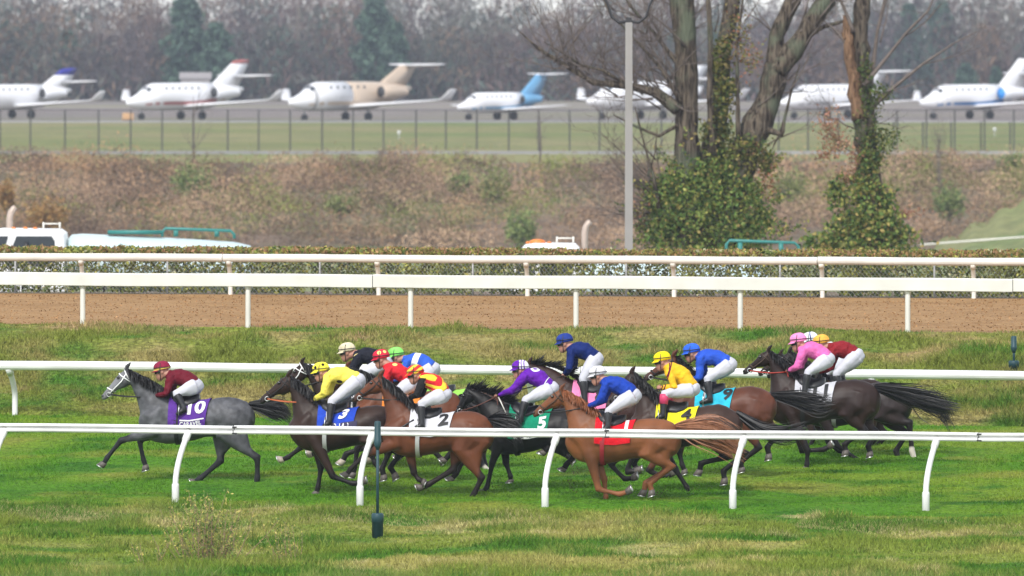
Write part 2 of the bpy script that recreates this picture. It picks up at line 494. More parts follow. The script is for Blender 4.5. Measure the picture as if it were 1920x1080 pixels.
def build_rail(name, label, r, base_dz, top_rel, h, d, style, posts, overhang, m_rail, m_post, pr, joints, sleeve=None, marks=False, straight=0.33, group=None):
    """r: row of the post feet; overhang: metres the rail stands beyond (+) or before (-) the feet"""
    A, B = r
    dirv = (B - A); dirv.z = 0; dirv.normalize()
    nrm = Vector((-dirv.y, dirv.x, 0))
    root = empty(name, line_pts(r, [960])[0])
    tag(root, label, 'rail', group)
    off = root.location
    def top_at(px):
        p = line_pts(r, [px])[0]
        return p + nrm * overhang + Vector((0, 0, top_rel))
    js = [-700] + joints + [2620]
    prof = rail_profile(h, d, style)
    for a, b in zip(js[:-1], js[1:]):
        p0, p1 = top_at(a), top_at(b)
        ax = (p1 - p0).normalized()
        up = Vector((0, 0, 1))
        g = G()
        n = max(2, int((b - a) / 150))
        rings = []
        for i in range(n + 1):
            c = p0.lerp(p1, i / n) + (ax * 0.006 if i == 0 else (-ax * 0.006 if i == n else Vector()))
            c = c + up * (0.006 * math.sin(i * 1.7 + a))
            rings.append([c + nrm * x + up * z for x, z in prof])
        g.loft(rings)
        o = g.build('rail_section', m_rail, root, off, smooth=False)
    for j in joints:
        g = G(); c = top_at(j)
        rings = []
        for i in (-1, 1):
            cc = c + dirv * 0.012 * i
            rings.append([cc + nrm * x * 0.93 + Vector((0, 0, z * 0.93)) for x, z in prof])
        g.loft(rings)
        g.build('joint_sleeve', M_darkgap, root, off, smooth=False)
        if marks:
            g = G()
            for dz in (h * .33, -h * .42):
                g.box(c + dirv * 0.02 - nrm * (d * .5) + Vector((0, 0, dz)), (0.07, 0.02, 0.022))
            g.build('joint_bolt', M_darkgap, root, off, smooth=False)
    for px in posts:
        foot = line_pts(r, [px])[0]
        g = G(); pts = []; n = 12
        ht = top_rel - h * .35
        for i in range(n + 1):
            z = -0.25 + (ht + 0.25) * i / n
            k = max(0.0, (z - straight) / max(0.01, ht - straight))
            pts.append(foot + Vector((0, 0, z)) + nrm * (overhang * k ** 1.7))
        g.tube(pts, pr, 10)
        g.tube([pts[-2], pts[-1] + (pts[-1] - pts[-2]) * .15], pr * 1.28, 10)
        po = g.build('post', m_post, root, off)
        if sleeve:
            g2 = G(); g2.tube([foot + Vector((0, 0, -0.25)), foot + Vector((0, 0, straight - .03)), foot + Vector((0, 0, straight))], [sleeve, sleeve, sleeve * .9], 10)
            g2.build('base_sleeve', m_post, po, off)
    return root

rr = ROWS['near']
near_posts = [-363, -17, 329, 675, 1022, 1374, 1736, 2110]
build_rail('running_rail', 'white grooved running rail on curved posts nearest the camera, in front of the horses', rr, 0, 1.085, 0.125, 0.10, 'grooved', near_posts, 0.60,
           M_white, M_white, 0.042, [-285, 415, 1115, 1815], sleeve=0.054, marks=True, straight=0.31)
build_rail('running_rail', 'white rail right behind the galloping horses, below the grass bank', ROWS['far'], 0, 0.80, 0.15, 0.15, 'round',
           [28 + 323 * i for i in range(-2, 9)], -0.35, M_white, M_white, 0.045, [-300, 1100, 2300], straight=0.3)
build_rail('running_rail', 'broad white capped rail along the near edge of the dirt track', ROWS['d0'], 0, 0.775, 0.215, 0.2, 'cap',
           [-465, -155, 155, 465, 770, 1080, 1388, 1702, 2015, 2330], 0.02, M_offwhite, M_offwhite, 0.043, [-500, 700, 1900], straight=0.5)
build_rail('running_rail', 'thin cream white rail in front of the clipped hedge beyond the dirt track', ROWS['d1'], 0, 0.675, 0.145, 0.13, 'round',
           [-400, -122, 155, 432, 710, 989, 1264, 1542, 1826, 2110, 2390], -0.25, M_offwhite, M_cream, 0.042, [421, 1535], straight=0.15)

# ------------------------------------------------------------------ marker stakes
def stake(foot, hb, rb, hs, ht, rt, label):
    root = empty('marker_stake', foot)
    tag(root, label, 'marker stake', 'teal marker stakes beside the course')
    g = G(); g.tube([(0, 0, -.15), (0, 0, hb * .62), (0, 0, hb * .63), (0, 0, hb - .02), (0, 0, hb)], [rb * .92, rb * .92, rb, rb, rb * .85], 18); g.build('base', M_tealpole, root)
    g = G(); g.tube([(0, 0, hb - .05), (0, 0, hb + hs + .05)], 0.02, 8); g.build('shaft', M_tealpole, root)
    z = hb + hs
    g = G(); g.tube([(0, 0, z - .05), (0, 0, z), (0, 0, z + .03), (0, 0, z + ht * .25), (0, 0, z + ht * .27), (0, 0, z + ht - .02), (0, 0, z + ht)], [.022, rt * .85, rt, rt, rt * .9, rt * .9, rt * .7], 16); g.build('head', M_tealpole, root)
p = near_far_at(708, 0.02, 'v2', 'turf0')
stake(p, 0.345, 0.085, 0.93, 0.345, 0.05, 'teal stake with cylindrical head standing in front of the near rail')
p = near_far_at(1901, 0.55, 'b1', 'b2')
k = F / p.y
stake(p, (ZC + (HOR - 676) / k) - p.z, 0.085, 0.17, 0.22, 0.05, 'teal stake with cylindrical head behind the far white rail at the right edge')

# ------------------------------------------------------------------ hedge and chain-link fence beyond the dirt track
A, B = ROWS['d1']
hroot = empty('hedge', line_pts(ROWS['d1'], [960])[0] + Vector((0, 1.0, 0)))
tag(hroot, 'long clipped evergreen hedge behind the dirt track with bronze tipped leaves', 'hedge')
n = 52000
u = rng.uniform(-0.12, 1.12, n)
face = rng.uniform(0, 1, n) < 0.66
htop = 0.79 + 0.035 * fbm(u * 60, u * 3, 2)
zz = np.where(face, rng.uniform(0.02, 0.79, n), htop + rng.uniform(-0.07, 0.05, n))
yy = np.where(face, rng.uniform(0.85, 1.1, n), rng.uniform(0.9, 2.3, n))
a0, b0 = np.array(A), np.array(B)
pos = a0 + (b0 - a0) * u[:, None]
pos[:, 1] += yy; pos[:, 2] += zz
c = palette(n, [(0.12, 0.165, 0.04), (0.22, 0.25, 0.055), (0.40, 0.36, 0.09), (0.05, 0.08, 0.027), (0.46, 0.44, 0.26)], [0.30, 0.28, 0.20, 0.13, 0.09])
dk = fbm(u * 45, zz * 1.2, 5)
pick = (dk > 0.18) & face
c[pick] = palette(int(pick.sum()), [(0.34, 0.34, 0.08), (0.22, 0.24, 0.06)])
top = (zz > 0.73) & (rng.uniform(0, 1, n) < 0.62) & (fbm(u * 30, u * 2, 11) > -0.25)
c[top] = palette(int(top.sum()), [(0.34, 0.21, 0.085), (0.30, 0.26, 0.07), (0.38, 0.22, 0.12)])
gap = (fbm(u * 38, zz * 0.8, 21) > 0.56) & face & (zz < .8)
pos = pos[~gap]; c = c[~gap]
pos -= np.array(hroot.location)
link('foliage', cloud(pos, rng.uniform(0.022, 0.058, len(pos)), 0.55, None, c, 'hedge_foliage'), M_leaf, hroot)
g = G()
off = hroot.location
for i in range(110):
    uu = -0.1 + 1.2 * i / 109 + random.uniform(-.004, .004)
    b = A + (B - A) * uu + Vector((0, 1.45 + random.uniform(-.2, .2), 0))
    g.tube([b, b + Vector((random.uniform(-.1, .1), 0, .45)), b + Vector((random.uniform(-.2, .2), 0, .72))], [.022, .016, .006], 5)
tag(g.build('stems', M_bark, hroot, off), kind='stuff')

froot = empty('chain_link_fence', line_pts(ROWS['d1'], [960])[0] + Vector((0, .45, 0)))
tag(froot, 'low galvanised chain-link fence between the dirt track rail and the hedge', 'fence')
wv = []; wt = []
h = 0.72; step = 0.075
L = (B - A).length * 1.2; x0 = -L * .585
n = int(L / step)
d = (B - A).normalized()
base = np.array(line_pts(ROWS['d1'], [960])[0] + Vector((0, .45, 0)) - froot.location)
dn = np.array(d)
V = []
for i in range(n):
    for sgn in (1, -1):
        s0 = x0 + i * step
        p0 = base + dn * s0; p1 = base + dn * (s0 + sgn * h * .8) + np.array([0, 0, h])
        w = np.array([0.0022, 0, 0])
        yo = np.array([0, 0.004 * sgn, 0])
        V += [p0 - w + yo, p0 + w + yo, p1 + w + yo, p1 - w + yo]
V = np.array(V)
link('wire_mesh', npmesh('wire_mesh', V, quads=np.arange(len(V), dtype=np.int32).reshape(-1, 4)), mat('galvanised_wire', (0.30, 0.30, 0.29), rough=0.5, metal=0.4), froot)
for i in range(9):
    g = G(); p = Vector(base) + d * (x0 + L * i / 8 + 1.2)
    g.tube([p + Vector((0, .02, -.2)), p + Vector((0, .02, h + .03))], .02, 8); g.build('post', MATS['galvanised_wire'], froot)

# ------------------------------------------------------------------ water trucks parked behind the hedge
M_truckwhite = mat('truck_white_paint', (0.78, 0.79, 0.80), rough=0.35, var=0.05, scale=1.0)
M_tank = mat('tank_pale_paint', (0.50, 0.62, 0.63), rough=0.4, var=0.06, scale=0.8)
M_truckteal = mat('truck_teal_paint', (0.03, 0.19, 0.17), rough=0.45, var=0.1)
M_orange = mat('orange_lens', (0.75, 0.20, 0.03), rough=0.3)
M_exhaust = mat('exhaust_pipe', (0.45, 0.36, 0.30), rough=0.45, metal=0.3)
def truck(px_cab, py_roof, s, label, tank_h=0.0, rail_x=2.5, stack_x=.12, beacon=True, cab_k=1.0, rail_dz=.26):
    """cab to the left, round tank to the right; px_cab is the picture column of the cab's rear edge"""
    top = P(px_cab, py_roof, s)
    H = 2.72
    root = empty('water_truck', (top.x, top.y, top.z - H))
    tag(root, label, 'truck', 'water trucks parked behind the hedge')
    # cab: rounded box with sloped windscreen, local x to the right in the picture
    g = G()
    prof = [(-2.05, .75), (-2.15, 1.5), (-1.86, 1.72), (-1.55, H - .22), (-1.42, H - .06), (-1.2, H), (-.12, H - .02), (-.02, H - .12), (0, H - .3), (0, .75)]
    rings = []
    for y, ins in ((-1.05, .10), (-1.0, .03), (-.9, 0), (.9, 0), (1.0, .03), (1.05, .10)):
        cx, cz = -1.0, 1.6
        rings.append([(cx + (x - cx) * (1 - ins), y, cz + (z - cz) * (1 - ins)) for x, z in prof])
    g.loft(rings)
    cab = g.build('cab', M_truckwhite, root, smooth=False)
    cab.scale = (cab_k, 1, 1)
    g = G(); g.add([(-.90, -1.065, H - .19), (-.26, -1.065, H - .19), (-.20, -1.065, H - .31), (-.20, -1.065, 1.75), (-1.12, -1.065, 1.75)], [(0, 1, 2, 3, 4)])
    g.add([(-.90, -1.03, H - .19), (-.26, -1.03, H - .19), (-.20, -1.03, H - .31), (-.20, -1.03, 1.75), (-1.12, -1.03, 1.75)], [(4, 3, 2, 1, 0)])
    g.build('side_window', M_glass, cab)
    g = G(); g.add([(-1.60, -.85, H - .30), (-1.60, .85, H - .30), (-1.90, .9, 1.74), (-1.90, -.9, 1.74)], [(0, 1, 2, 3)]); g.build('windscreen', M_glass, cab)
    g = G(); g.add([(-1.42, -1.062, H - .19), (-1.05, -1.062, H - .19), (-1.2, -1.062, 1.8), (-1.74, -1.062, 1.8)], [(0, 1, 2, 3)]); g.build('quarter_window', M_glass, cab)
    for x in (-1.35, -1.05, -.8):
        g = G(); g.ell((x, -.6, H + .01), (.06, .05, .035), 8, 5); g.build('marker_light', M_orange, root)
    g = G(); g.tube([(-.62, -.3, H + .12), (-.15, -.3, H + .12)], .02, 6)
    for x in (-.6, -.18): g.tube([(x, -.3, H - .05), (x, -.3, H + .16)], .025, 6)
    g.build('roof_bar', M_offwhite, root)
    if beacon: g = G(); g.ell((-1.1, -.3, H + .02), (.22, .14, .08), 10, 6); g.build('beacon', M_orange, root)
    g = G(); g.tube([(stack_x, .55, 1.2), (stack_x, .55, H + .25), (stack_x + .03, .55, H + .40), (stack_x + .1, .55, H + .50), (stack_x + .15, .55, H + .54)], [.085, .085, .085, .08, .07], 10); g.build('exhaust_stack', M_exhaust, root)
    g = G(); g.tube([(-1.02, -1.1, H - .45), (-1.02, -1.32, H - .42)], .02, 6); g.box((-1.0, -1.34, H - .5), (.1, .06, .34)); g.build('mirror', M_black, root)
    # tank
    zt = H - .52 + tank_h
    g = G()
    rings = []
    for x, k in ((.03, .8), (.12, .95), (.4, 1), (2.5, 1), (3.4, .98), (4.3, .95), (4.7, .85), (4.82, .5)):
        rings.append([(x, 1.12 * k * math.cos(a), zt - .68 - .045 * x + .72 * k * math.sin(a)) for a in [2 * math.pi * i / 24 for i in range(24)]])
    g.loft(rings)
    tank = g.build('tank', M_tank, root)
    g = G(); g.box((1.75, -.1, zt + .06), (1.4, .5, .1)); g.build('tank_lid', M_truckteal, root)
    g = G()
    zz = zt + rail_dz
    g.tube([(rail_x, -.3, zt - .05), (rail_x, -.3, zz - .1), (rail_x + .08, -.3, zz), (rail_x + 1.75, -.3, zz - .06), (rail_x + 1.85, -.3, zz - .16), (rail_x + 1.85, -.3, zt - .1)], .04, 8)
    for x in (rail_x + .35, rail_x + 1.4): g.box((x, -.3, (zt + zz) / 2 - .05), (.12, .06, zz - zt))
    g.build('handrail', M_truckteal, root)
    g = G(); g.box((1.7, 0, .72), (7.4, .9, .22)); g.build('chassis', M_darkgap, root, smooth=False)
    for x in (-1.3, 3.2, 4.5):
        for y in (-.95, .95):
            g = G(); g.tube([(x, y - .15, .5), (x, y + .15, .5)], .5, 20, side=(0, 0, 1)); w = g.build('wheel', M_rubber, root)
            g = G(); g.tube([(x, y - .17, .5), (x, y + .17, .5)], .24, 14, side=(0, 0, 1)); g.build('rim', M_steel, w)
    return root
truck(126, 428, 73, 'white water truck with pale tank and teal handrail above the hedge, at the left', .36, 2.45, -1.5, False, 1.4, .16)
truck(1088, 455, 73, 'white truck with orange beacon and exhaust stack peeking over the hedge beside the lamp pole', .18, 3.75, rail_dz=.40)

# ------------------------------------------------------------------ lamp pole with a forked top
s = 84.0
b = P(1179, 520, s); t = P(1177, 42, s)
root = empty('lamp_pole', (b.x, b.y, b.z - .5)); tag(root, 'tall square grey lamp pole with a curved fork on top, left of the big tree', 'lamp pole')
g = G(); w = .085
hh = t.z - root.location.z
g.loft([[(x * w * k, y * w * k, z) for x, y in ((-1, -1), (1, -1), (1, 1), (-1, 1))] for z, k in ((0, 1.08), (hh * .5, 1.0), (hh, .9))])
g.build('shaft', M_pole, root, smooth=False)
g = G(); g.box((0, 0, hh + .04), (.13, .13, .14)); g.build('bracket', M_darkgap, root, smooth=False)
for sg in (-1, 1):
    g = G(); g.tube([(0, 0, hh + .02), (sg * .22, 0, hh + .0), (sg * .38, 0, hh + .12), (sg * .46, 0, hh + .38), (sg * .58, 0, hh + .62), (sg * .6, 0, hh + .95)], [.035, .035, .032, .03, .03, .03], 8); g.build('fork_arm', M_darkgap, root)
    g = G(); g.tube([(sg * .6, 0, hh + .9), (sg * .6, 0, hh + 1.0), (sg * .6, 0, hh + 1.3)], [.06, .16, .12], 12); g.build('lamp_head', M_pole, root)

# ------------------------------------------------------------------ the two old trees with ivy
def branch(g, p, d, length, r, depth, wob=0.25, spread=0.7, kids=(2, 4)):
    """a crooked tapering limb that forks"""
    pts = [p.copy()]; n = 6; q = p.copy(); dd = d.normalized()
    rad = [r]
    for i in range(n):
        dd = (dd + Vector((random.gauss(0, wob), random.gauss(0, wob), random.gauss(0.05, wob))) * 0.5).normalized()
        q = q + dd * (length / n); pts.append(q.copy()); rad.append(r * (1 - .75 * (i + 1) / n))
    g.tube(pts, rad, 6 if r > .03 else 4)
    if depth > 0:
        for k in range(random.randint(*kids)):
            i = random.randint(2, n)
            nd = ((pts[i] - pts[i - 1]).normalized() + Vector((random.gauss(0, spread), random.gauss(0, spread), random.gauss(.15, spread)))).normalized()
            branch(g, pts[i], nd, length * random.uniform(.45, .75), max(.006, rad[i] * .7), depth - 1, wob, spread, kids)

def limb(g, pxs, s, ws, n=14, dy=0.0, rough=0.0):
    """trunk through picture points (px, py) at depth s with widths ws in pixels"""
    P0 = [P(x, y, s) + Vector((0, dy + 0.02 * i, 0)) for i, (x, y) in enumerate(pxs)]
    pts = []; rad = []
    for i in range(len(P0) - 1):
        for k in range(4):
            f = k / 4
            pts.append(P0[i].lerp(P0[i + 1], f) + Vector((random.gauss(0, rough), random.gauss(0, rough), 0)))
            rad.append((ws[i] * (1 - f) + ws[i + 1] * f) / 2 / s * (1 + random.gauss(0, .07)))
    pts.append(P0[-1]); rad.append(ws[-1] / 2 / s)
    g.tube(pts, rad, n)
    return pts

def leaf_mass(n, blobs, s, cols, wts, size=(.06, .11), shell=.55):
    """leaf positions filling several ellipsoids given in picture units (px, py, rx, ry) at depth s"""
    w = np.array([bl[2] * bl[3] for bl in blobs], dtype=float); w /= w.sum()
    idx = rng.choice(len(blobs), size=n, p=w)
    d = rng.normal(size=(n, 3)); d /= np.linalg.norm(d, axis=1)[:, None]
    r = shell * .5 + (1.12 - shell * .5) * rng.beta(2.2, 1.7, n)
    bl = np.array(blobs)[idx]
    c = np.stack([(bl[:, 0] - 960) / s, np.full(n, F / s), ZC + (HOR - bl[:, 1]) / s], -1)
    rad = np.stack([bl[:, 2] / s, (bl[:, 2] + bl[:, 3]) / 2 / s, bl[:, 3] / s], -1)
    lump = 1 + 0.16 * rng.normal(size=n) + .48 * fbm(d[:, 0] * 2.6 + idx * 3.3, d[:, 2] * 2.6 + d[:, 1], 7.0, 3)
    pos = c + d * rad * (r * lump)[:, None]
    return pos, palette(n, cols, wts), rng.uniform(size[0], size[1], n)

def tree_root(name, px, s, zfoot, label):
    p = P(px, 300, s)
    r_ = empty(name, (p.x, p.y, ZC + zfoot)); tag(r_, label, 'tree'); return r_

ST = 67.0
t1 = tree_root('old_tree', 1330, ST, -7.15, 'big bare tree with three forked trunks rising from an ivy thicket')
off = t1.location
g = G(); limb(g, [(1298, 606), (1292, 420), (1288, 300), (1288, 200), (1285, 80), (1278, 0), (1272, -120), (1262, -260)], ST, [62, 56, 46, 44, 43, 46, 42, 34], dy=-.2, rough=.012); g.build('trunk', M_oldbark, t1, off)
g = G(); limb(g, [(1325, 600), (1330, 420), (1336, 275), (1349, 200), (1353, 111), (1371, 22), (1380, -60), (1395, -240)], ST, [60, 52, 44, 36, 33, 31, 29, 22], dy=.1, rough=.012); g.build('trunk', M_oldbark, t1, off)
g = G(); limb(g, [(1345, 605), (1365, 400), (1400, 275), (1440, 191), (1457, 122)], ST, [64, 60, 58, 52, 46], dy=-.05, rough=.012)
limb(g, [(1452, 140), (1456, 66), (1487, 0), (1520, -80), (1540, -220)], ST, [36, 31, 28, 24, 18], dy=.05)
limb(g, [(1456, 135), (1495, 84), (1549, 0), (1610, -95), (1660, -240)], ST, [38, 36, 33, 28, 20], dy=-.1)
g.build('trunk', M_oldbark, t1, off)
g = G(); limb(g, [(1338, 290), (1330, 178), (1332, 90), (1329, 22), (1322, -60)], ST, [16, 12, 10, 9, 6], dy=-.5, n=8)
limb(g, [(1384, 260), (1383, 180), (1381, 90), (1392, 0), (1396, -90)], ST, [10, 8, 6, 5, 4], dy=-.4, n=7)
limb(g, [(1272, 206), (1229, 173), (1176, 160), (1113, 155), (1069, 129), (1007, 89), (975, 60)], ST, [26, 19, 14, 11, 8, 5, 2], dy=-.5, n=8)
limb(g, [(1176, 160), (1130, 132), (1090, 122), (1020, 78)], ST, [8, 6, 5, 2], dy=-.5, n=6)
limb(g, [(1290, 215), (1270, 120), (1225, 60), (1180, 10), (1150, -50)], ST, [14, 9, 7, 5, 3], dy=-.3, n=7)
limb(g, [(1275, 190), (1240, 130), (1205, 90), (1140, 20), (1120, -30)], ST, [9, 7, 5, 4, 2], dy=-.6, n=6)
limb(g, [(1270, 235), (1235, 255), (1190, 236), (1150, 215)], ST, [8, 6, 5, 2], dy=-.4, n=6)
limb(g, [(1430, 240), (1465, 252), (1470, 225), (1485, 165), (1500, 120)], ST, [12, 10, 6, 4, 2], dy=-.3, n=6)
limb(g, [(1462, 250), (1452, 268), (1448, 280)], ST, [5, 4, 2], dy=-.3, n=5)
limb(g, [(1510, 70), (1545, 50), (1580, 40), (1600, 70)], ST, [12, 8, 6, 3], dy=-.1, n=6)
limb(g, [(1235, 390), (1225, 330), (1210, 280), (1190, 200)], ST, [7, 6, 4, 2], dy=-.7, n=6)
limb(g, [(1215, 330), (1228, 285), (1232, 240)], ST, [5, 4, 2], dy=-.7, n=5)
g.build('limbs', M_oldbark, t1, off)
g = G()
for (x, y, dx, dz, ln, r_) in ((1100, 150, -.6, .9, 1.6, .03), (1060, 125, -.3, 1, 1.5, .025), (1140, 157, -.4, 1, 1.7, .03), (1190, 60, -.6, .8, 1.5, .03), (1250, 100, -.7, .8, 1.7, .03),
                               (1215, 165, -.2, 1, 1.4, .03), (1480, 170, .6, .9, 1.6, .025), (1500, 60, .9, .4, 1.8, .03), (1420, 200, .7, .6, 1.5, .02), (1285, 120, -.8, .6, 1.8, .03),
                               (1340, 60, .5, 1, 1.4, .02), (1395, 40, .5, .9, 1.5, .02), (1230, 300, -.7, .6, 1.8, .025), (1225, 360, -.9, .3, 2.0, .025), (1240, 330, -1, -.1, 1.8, .02),
                               (1220, 400, -1, .15, 1.8, .02), (1130, 30, -.6, .8, 1.5, .02), (1530, 20, .8, .3, 1.6, .03), (1440, 270, .8, .5, 1.5, .02)):
    branch(g, P(x, y, ST) + Vector((0, -.3, 0)), Vector((dx, random.uniform(-.4, .4), dz)), ln, r_, 2, .28, .65, (3, 5))
for i in range(46):
    x, y, dx = random.choice(((1280, 20, -1), (1285, 110, -1), (1290, 60, 1), (1350, 110, 1), (1370, 30, 1), (1480, 10, 1), (1455, 80, -1), (1530, 30, 1), (1440, 180, 1), (1235, 180, -1), (1160, 158, -1), (1100, 150, -1), (1240, 380, -1), (1230, 330, -1), (1500, 80, 1), (1270, 170, -1)))
    branch(g, P(x + random.uniform(-8, 8), y + random.uniform(-25, 25), ST) + Vector((0, random.uniform(-.5, .2), 0)), Vector((dx * random.uniform(.2, 1), random.uniform(-.4, .4), random.uniform(.1, 1))), random.uniform(1.0, 2.4), .026, 2, .25, .6, (2, 4))
for i in range(70):
    k_ = random.random()
    x, y = (1270 - 255 * k_, 200 - 95 * k_ + random.uniform(-8, 8)) if i % 3 else (1275 - 90 * k_, 180 - 170 * k_)
    branch(g, P(x, y, ST) + Vector((0, -.5, 0)), Vector((random.uniform(-1, .35), random.uniform(-.4, .4), random.uniform(-.15, 1.1))), random.uniform(.9, 2.2), .022, 2, .25, .6, (2, 3))
for i in range(24):
    x, y = random.uniform(1215, 1250), random.uniform(330, 450)
    branch(g, P(x, y, ST) + Vector((0, -.4, 0)), Vector((random.uniform(-1, -.4), random.uniform(-.4, .3), random.uniform(-.1, .9))), random.uniform(1.0, 2.0), .022, 1, .2, .5, (2, 3))
g.build('twigs', mat('twig_bark', (0.13, 0.105, 0.09), rough=0.95, var=0.3), t1, off)
IVY = [(0.105, 0.185, 0.04), (0.19, 0.25, 0.055), (0.31, 0.31, 0.075), (0.045, 0.085, 0.025), (0.40, 0.31, 0.10)]
pos, c, sz = leaf_mass(20000, [(1258, 385, 46, 52), (1300, 425, 70, 60), (1378, 415, 58, 62), (1318, 360, 66, 46), (1232, 430, 40, 44), (1412, 440, 42, 40), (1402, 360, 34, 36), (1345, 312, 44, 38), (1285, 335, 40, 36), (1250, 345, 26, 28), (1430, 400, 22, 26), (1222, 375, 18, 22), (1375, 340, 30, 30), (1320, 485, 120, 50)],
                       ST, IVY, [.34, .30, .14, .16, .06], (.03, .075))
p2, c2, s2 = leaf_mass(2600, [(1352, 205, 22, 40), (1350, 120, 20, 50), (1345, 255, 36, 40), (1365, 165, 26, 30), (1360, 90, 14, 20), (1395, 290, 40, 40), (1435, 300, 25, 25)], ST, [(0.19, 0.18, 0.04), (0.10, 0.12, 0.025), (0.05, 0.08, 0.02), (0.25, 0.20, 0.08)], [.35, .3, .2, .15], (.04, .08))
p3, c3, s3 = leaf_mass(1300, [(1440, 330, 30, 60), (1410, 280, 30, 25), (1205, 400, 25, 60), (1400, 110, 40, 40), (1380, 60, 30, 60)], ST, [(0.25, 0.20, 0.08), (0.17, 0.17, 0.05), (0.30, 0.13, 0.07)], None, (.03, .06), .2)
sprigs = [(1225, 400, -1, .3), (1235, 350, -1, .6), (1262, 310, -.6, 1), (1440, 420, 1, .2), (1448, 370, 1, .5), (1425, 320, .8, .8), (1205, 440, -1, .1), (1300, 300, -.3, 1), (1400, 300, .5, 1), (1215, 370, -.8, .7), (1450, 445, 1, .4), (1380, 290, .3, 1)]
gs = G(); LP = []
for (x, y, dx, dz) in sprigs * 3:
    b0 = P(x + random.uniform(-14, 14), y + random.uniform(-14, 14), ST); d0 = Vector((dx, random.uniform(-.6, .2), dz)).normalized(); ln = random.uniform(.4, 1.0)
    e0 = b0 + d0 * ln + Vector((0, 0, -.15 * ln)); gs.tube([b0, b0.lerp(e0, .5) + Vector((0, 0, .06)), e0], [.012, .008, .003], 4)
    for q_ in range(26):
        LP.append(np.array(b0.lerp(e0, random.uniform(.1, 1.05))) + rng.normal(size=3) * .07)
LP = np.array(LP)
tag(gs.build('ivy_sprigs', MATS['twig_bark'], t1, off), kind='stuff')
p2 = np.concatenate([p2, LP]); c2 = np.concatenate([c2, palette(len(LP), IVY)]); s2 = np.concatenate([s2, rng.uniform(.035, .07, len(LP))])
pos = np.concatenate([pos, p2, p3]) - np.array(off); pos[:, 1] -= .3
link('ivy_foliage', cloud(pos, np.concatenate([sz, s2, s3]), .62, None, np.concatenate([c, c2, c3]), 'ivy'), M_leaf, t1)

t2 = tree_root('broken_tree', 1615, ST, -7.15, 'ivy covered tree with a split, broken off trunk stub, at the right')
off = t2.location
g = G(); limb(g, [(1640, 606), (1635, 420), (1628, 311), (1622, 222), (1613, 111), (1614, 40), (1620, -20), (1625, -120), (1632, -260)], ST, [60, 52, 44, 40, 36, 31, 28, 26, 20], rough=.012); g.build('trunk', M_oldbark, t2, off)
g = G(); limb(g, [(1612, 225), (1601, 160), (1592, 95), (1586, 45), (1581, 28)], ST, [26, 24, 20, 15, 3], dy=-.18, rough=.03)
for k_ in range(9):
    x_ = 1578 + 14 * random.random(); limb(g, [(x_ + 4, 75), (x_ + random.uniform(-3, 3), 20 + 40 * random.random())], ST, [7, 1], dy=-.2, n=5)
g.build('broken_stub', M_stub, t2, off)
g = G()
limb(g, [(1620, 160), (1660, 110), (1700, 60), (1740, 20), (1765, -40)], ST, [10, 7, 5, 4, 2], dy=-.3, n=6)
limb(g, [(1630, 205), (1680, 160), (1730, 120), (1790, 80), (1830, 60)], ST, [9, 7, 5, 3, 2], dy=-.2, n=6)
limb(g, [(1632, 170), (1645, 60), (1660, 0), (1665, -60)], ST, [9, 7, 6, 4], dy=.1, n=6)
limb(g, [(1600, 60), (1580, 10), (1560, -30)], ST, [8, 5, 3], dy=-.2, n=6)
limb(g, [(1598, 100), (1570, 60), (1540, 35)], ST, [7, 5, 2], dy=-.2, n=6)
for (x, y, dx, dz, ln, r_) in ((1690, 70, .9, .4, 1.6, .025), (1650, 80, .4, 1, 1.5, .025), (1730, 120, 1, .3, 1.6, .02), (1640, 180, .8, .3, 1.6, .02), (1590, 80, -.8, .5, 1.5, .02), (1620, 230, .9, -.1, 1.3, .02), (1600, 240, -.9, .2, 1.5, .02), (1605, 290, -1, .2, 1.4, .02)):
    branch(g, P(x, y, ST) + Vector((0, -.2, 0)), Vector((dx, random.uniform(-.3, .3), dz)), ln, r_, 2, .28, .6, (2, 4))
g.build('limbs', MATS['twig_bark'], t2, off)
pos, c, sz = leaf_mass(8200, [(1625, 415, 48, 46), (1588, 432, 38, 34), (1662, 425, 34, 38), (1622, 350, 30, 38), (1630, 300, 22, 34), (1652, 375, 28, 30), (1540, 452, 42, 20), (1572, 360, 24, 34), (1690, 440, 24, 24), (1625, 475, 100, 38)], ST, IVY, [.26, .28, .2, .13, .13], (.045, .09))
p2, c2, s2 = leaf_mass(1500, [(1625, 240, 26, 50), (1632, 180, 22, 40), (1650, 175, 25, 18), (1640, 280, 30, 40), (1622, 130, 16, 30), (1665, 260, 25, 25)], ST, [(0.09, 0.14, 0.03), (0.05, 0.08, 0.02), (0.18, 0.18, 0.05)], None, (.035, .07))
p3, c3, s3 = leaf_mass(1500, [(1555, 235, 32, 38), (1570, 270, 30, 30), (1605, 300, 22, 30), (1545, 290, 26, 20), (1590, 330, 30, 20), (1700, 400, 40, 14)], ST, [(0.36, 0.17, 0.11), (0.30, 0.20, 0.09), (0.42, 0.24, 0.16)], None, (.03, .055), .15)
pos = np.concatenate([pos, p2, p3]) - np.array(off); pos[:, 1] -= .25
link('ivy_foliage', cloud(pos, np.concatenate([sz, s2, s3]), .62, None, np.concatenate([c, c2, c3]), 'ivy'), M_leaf, t2)

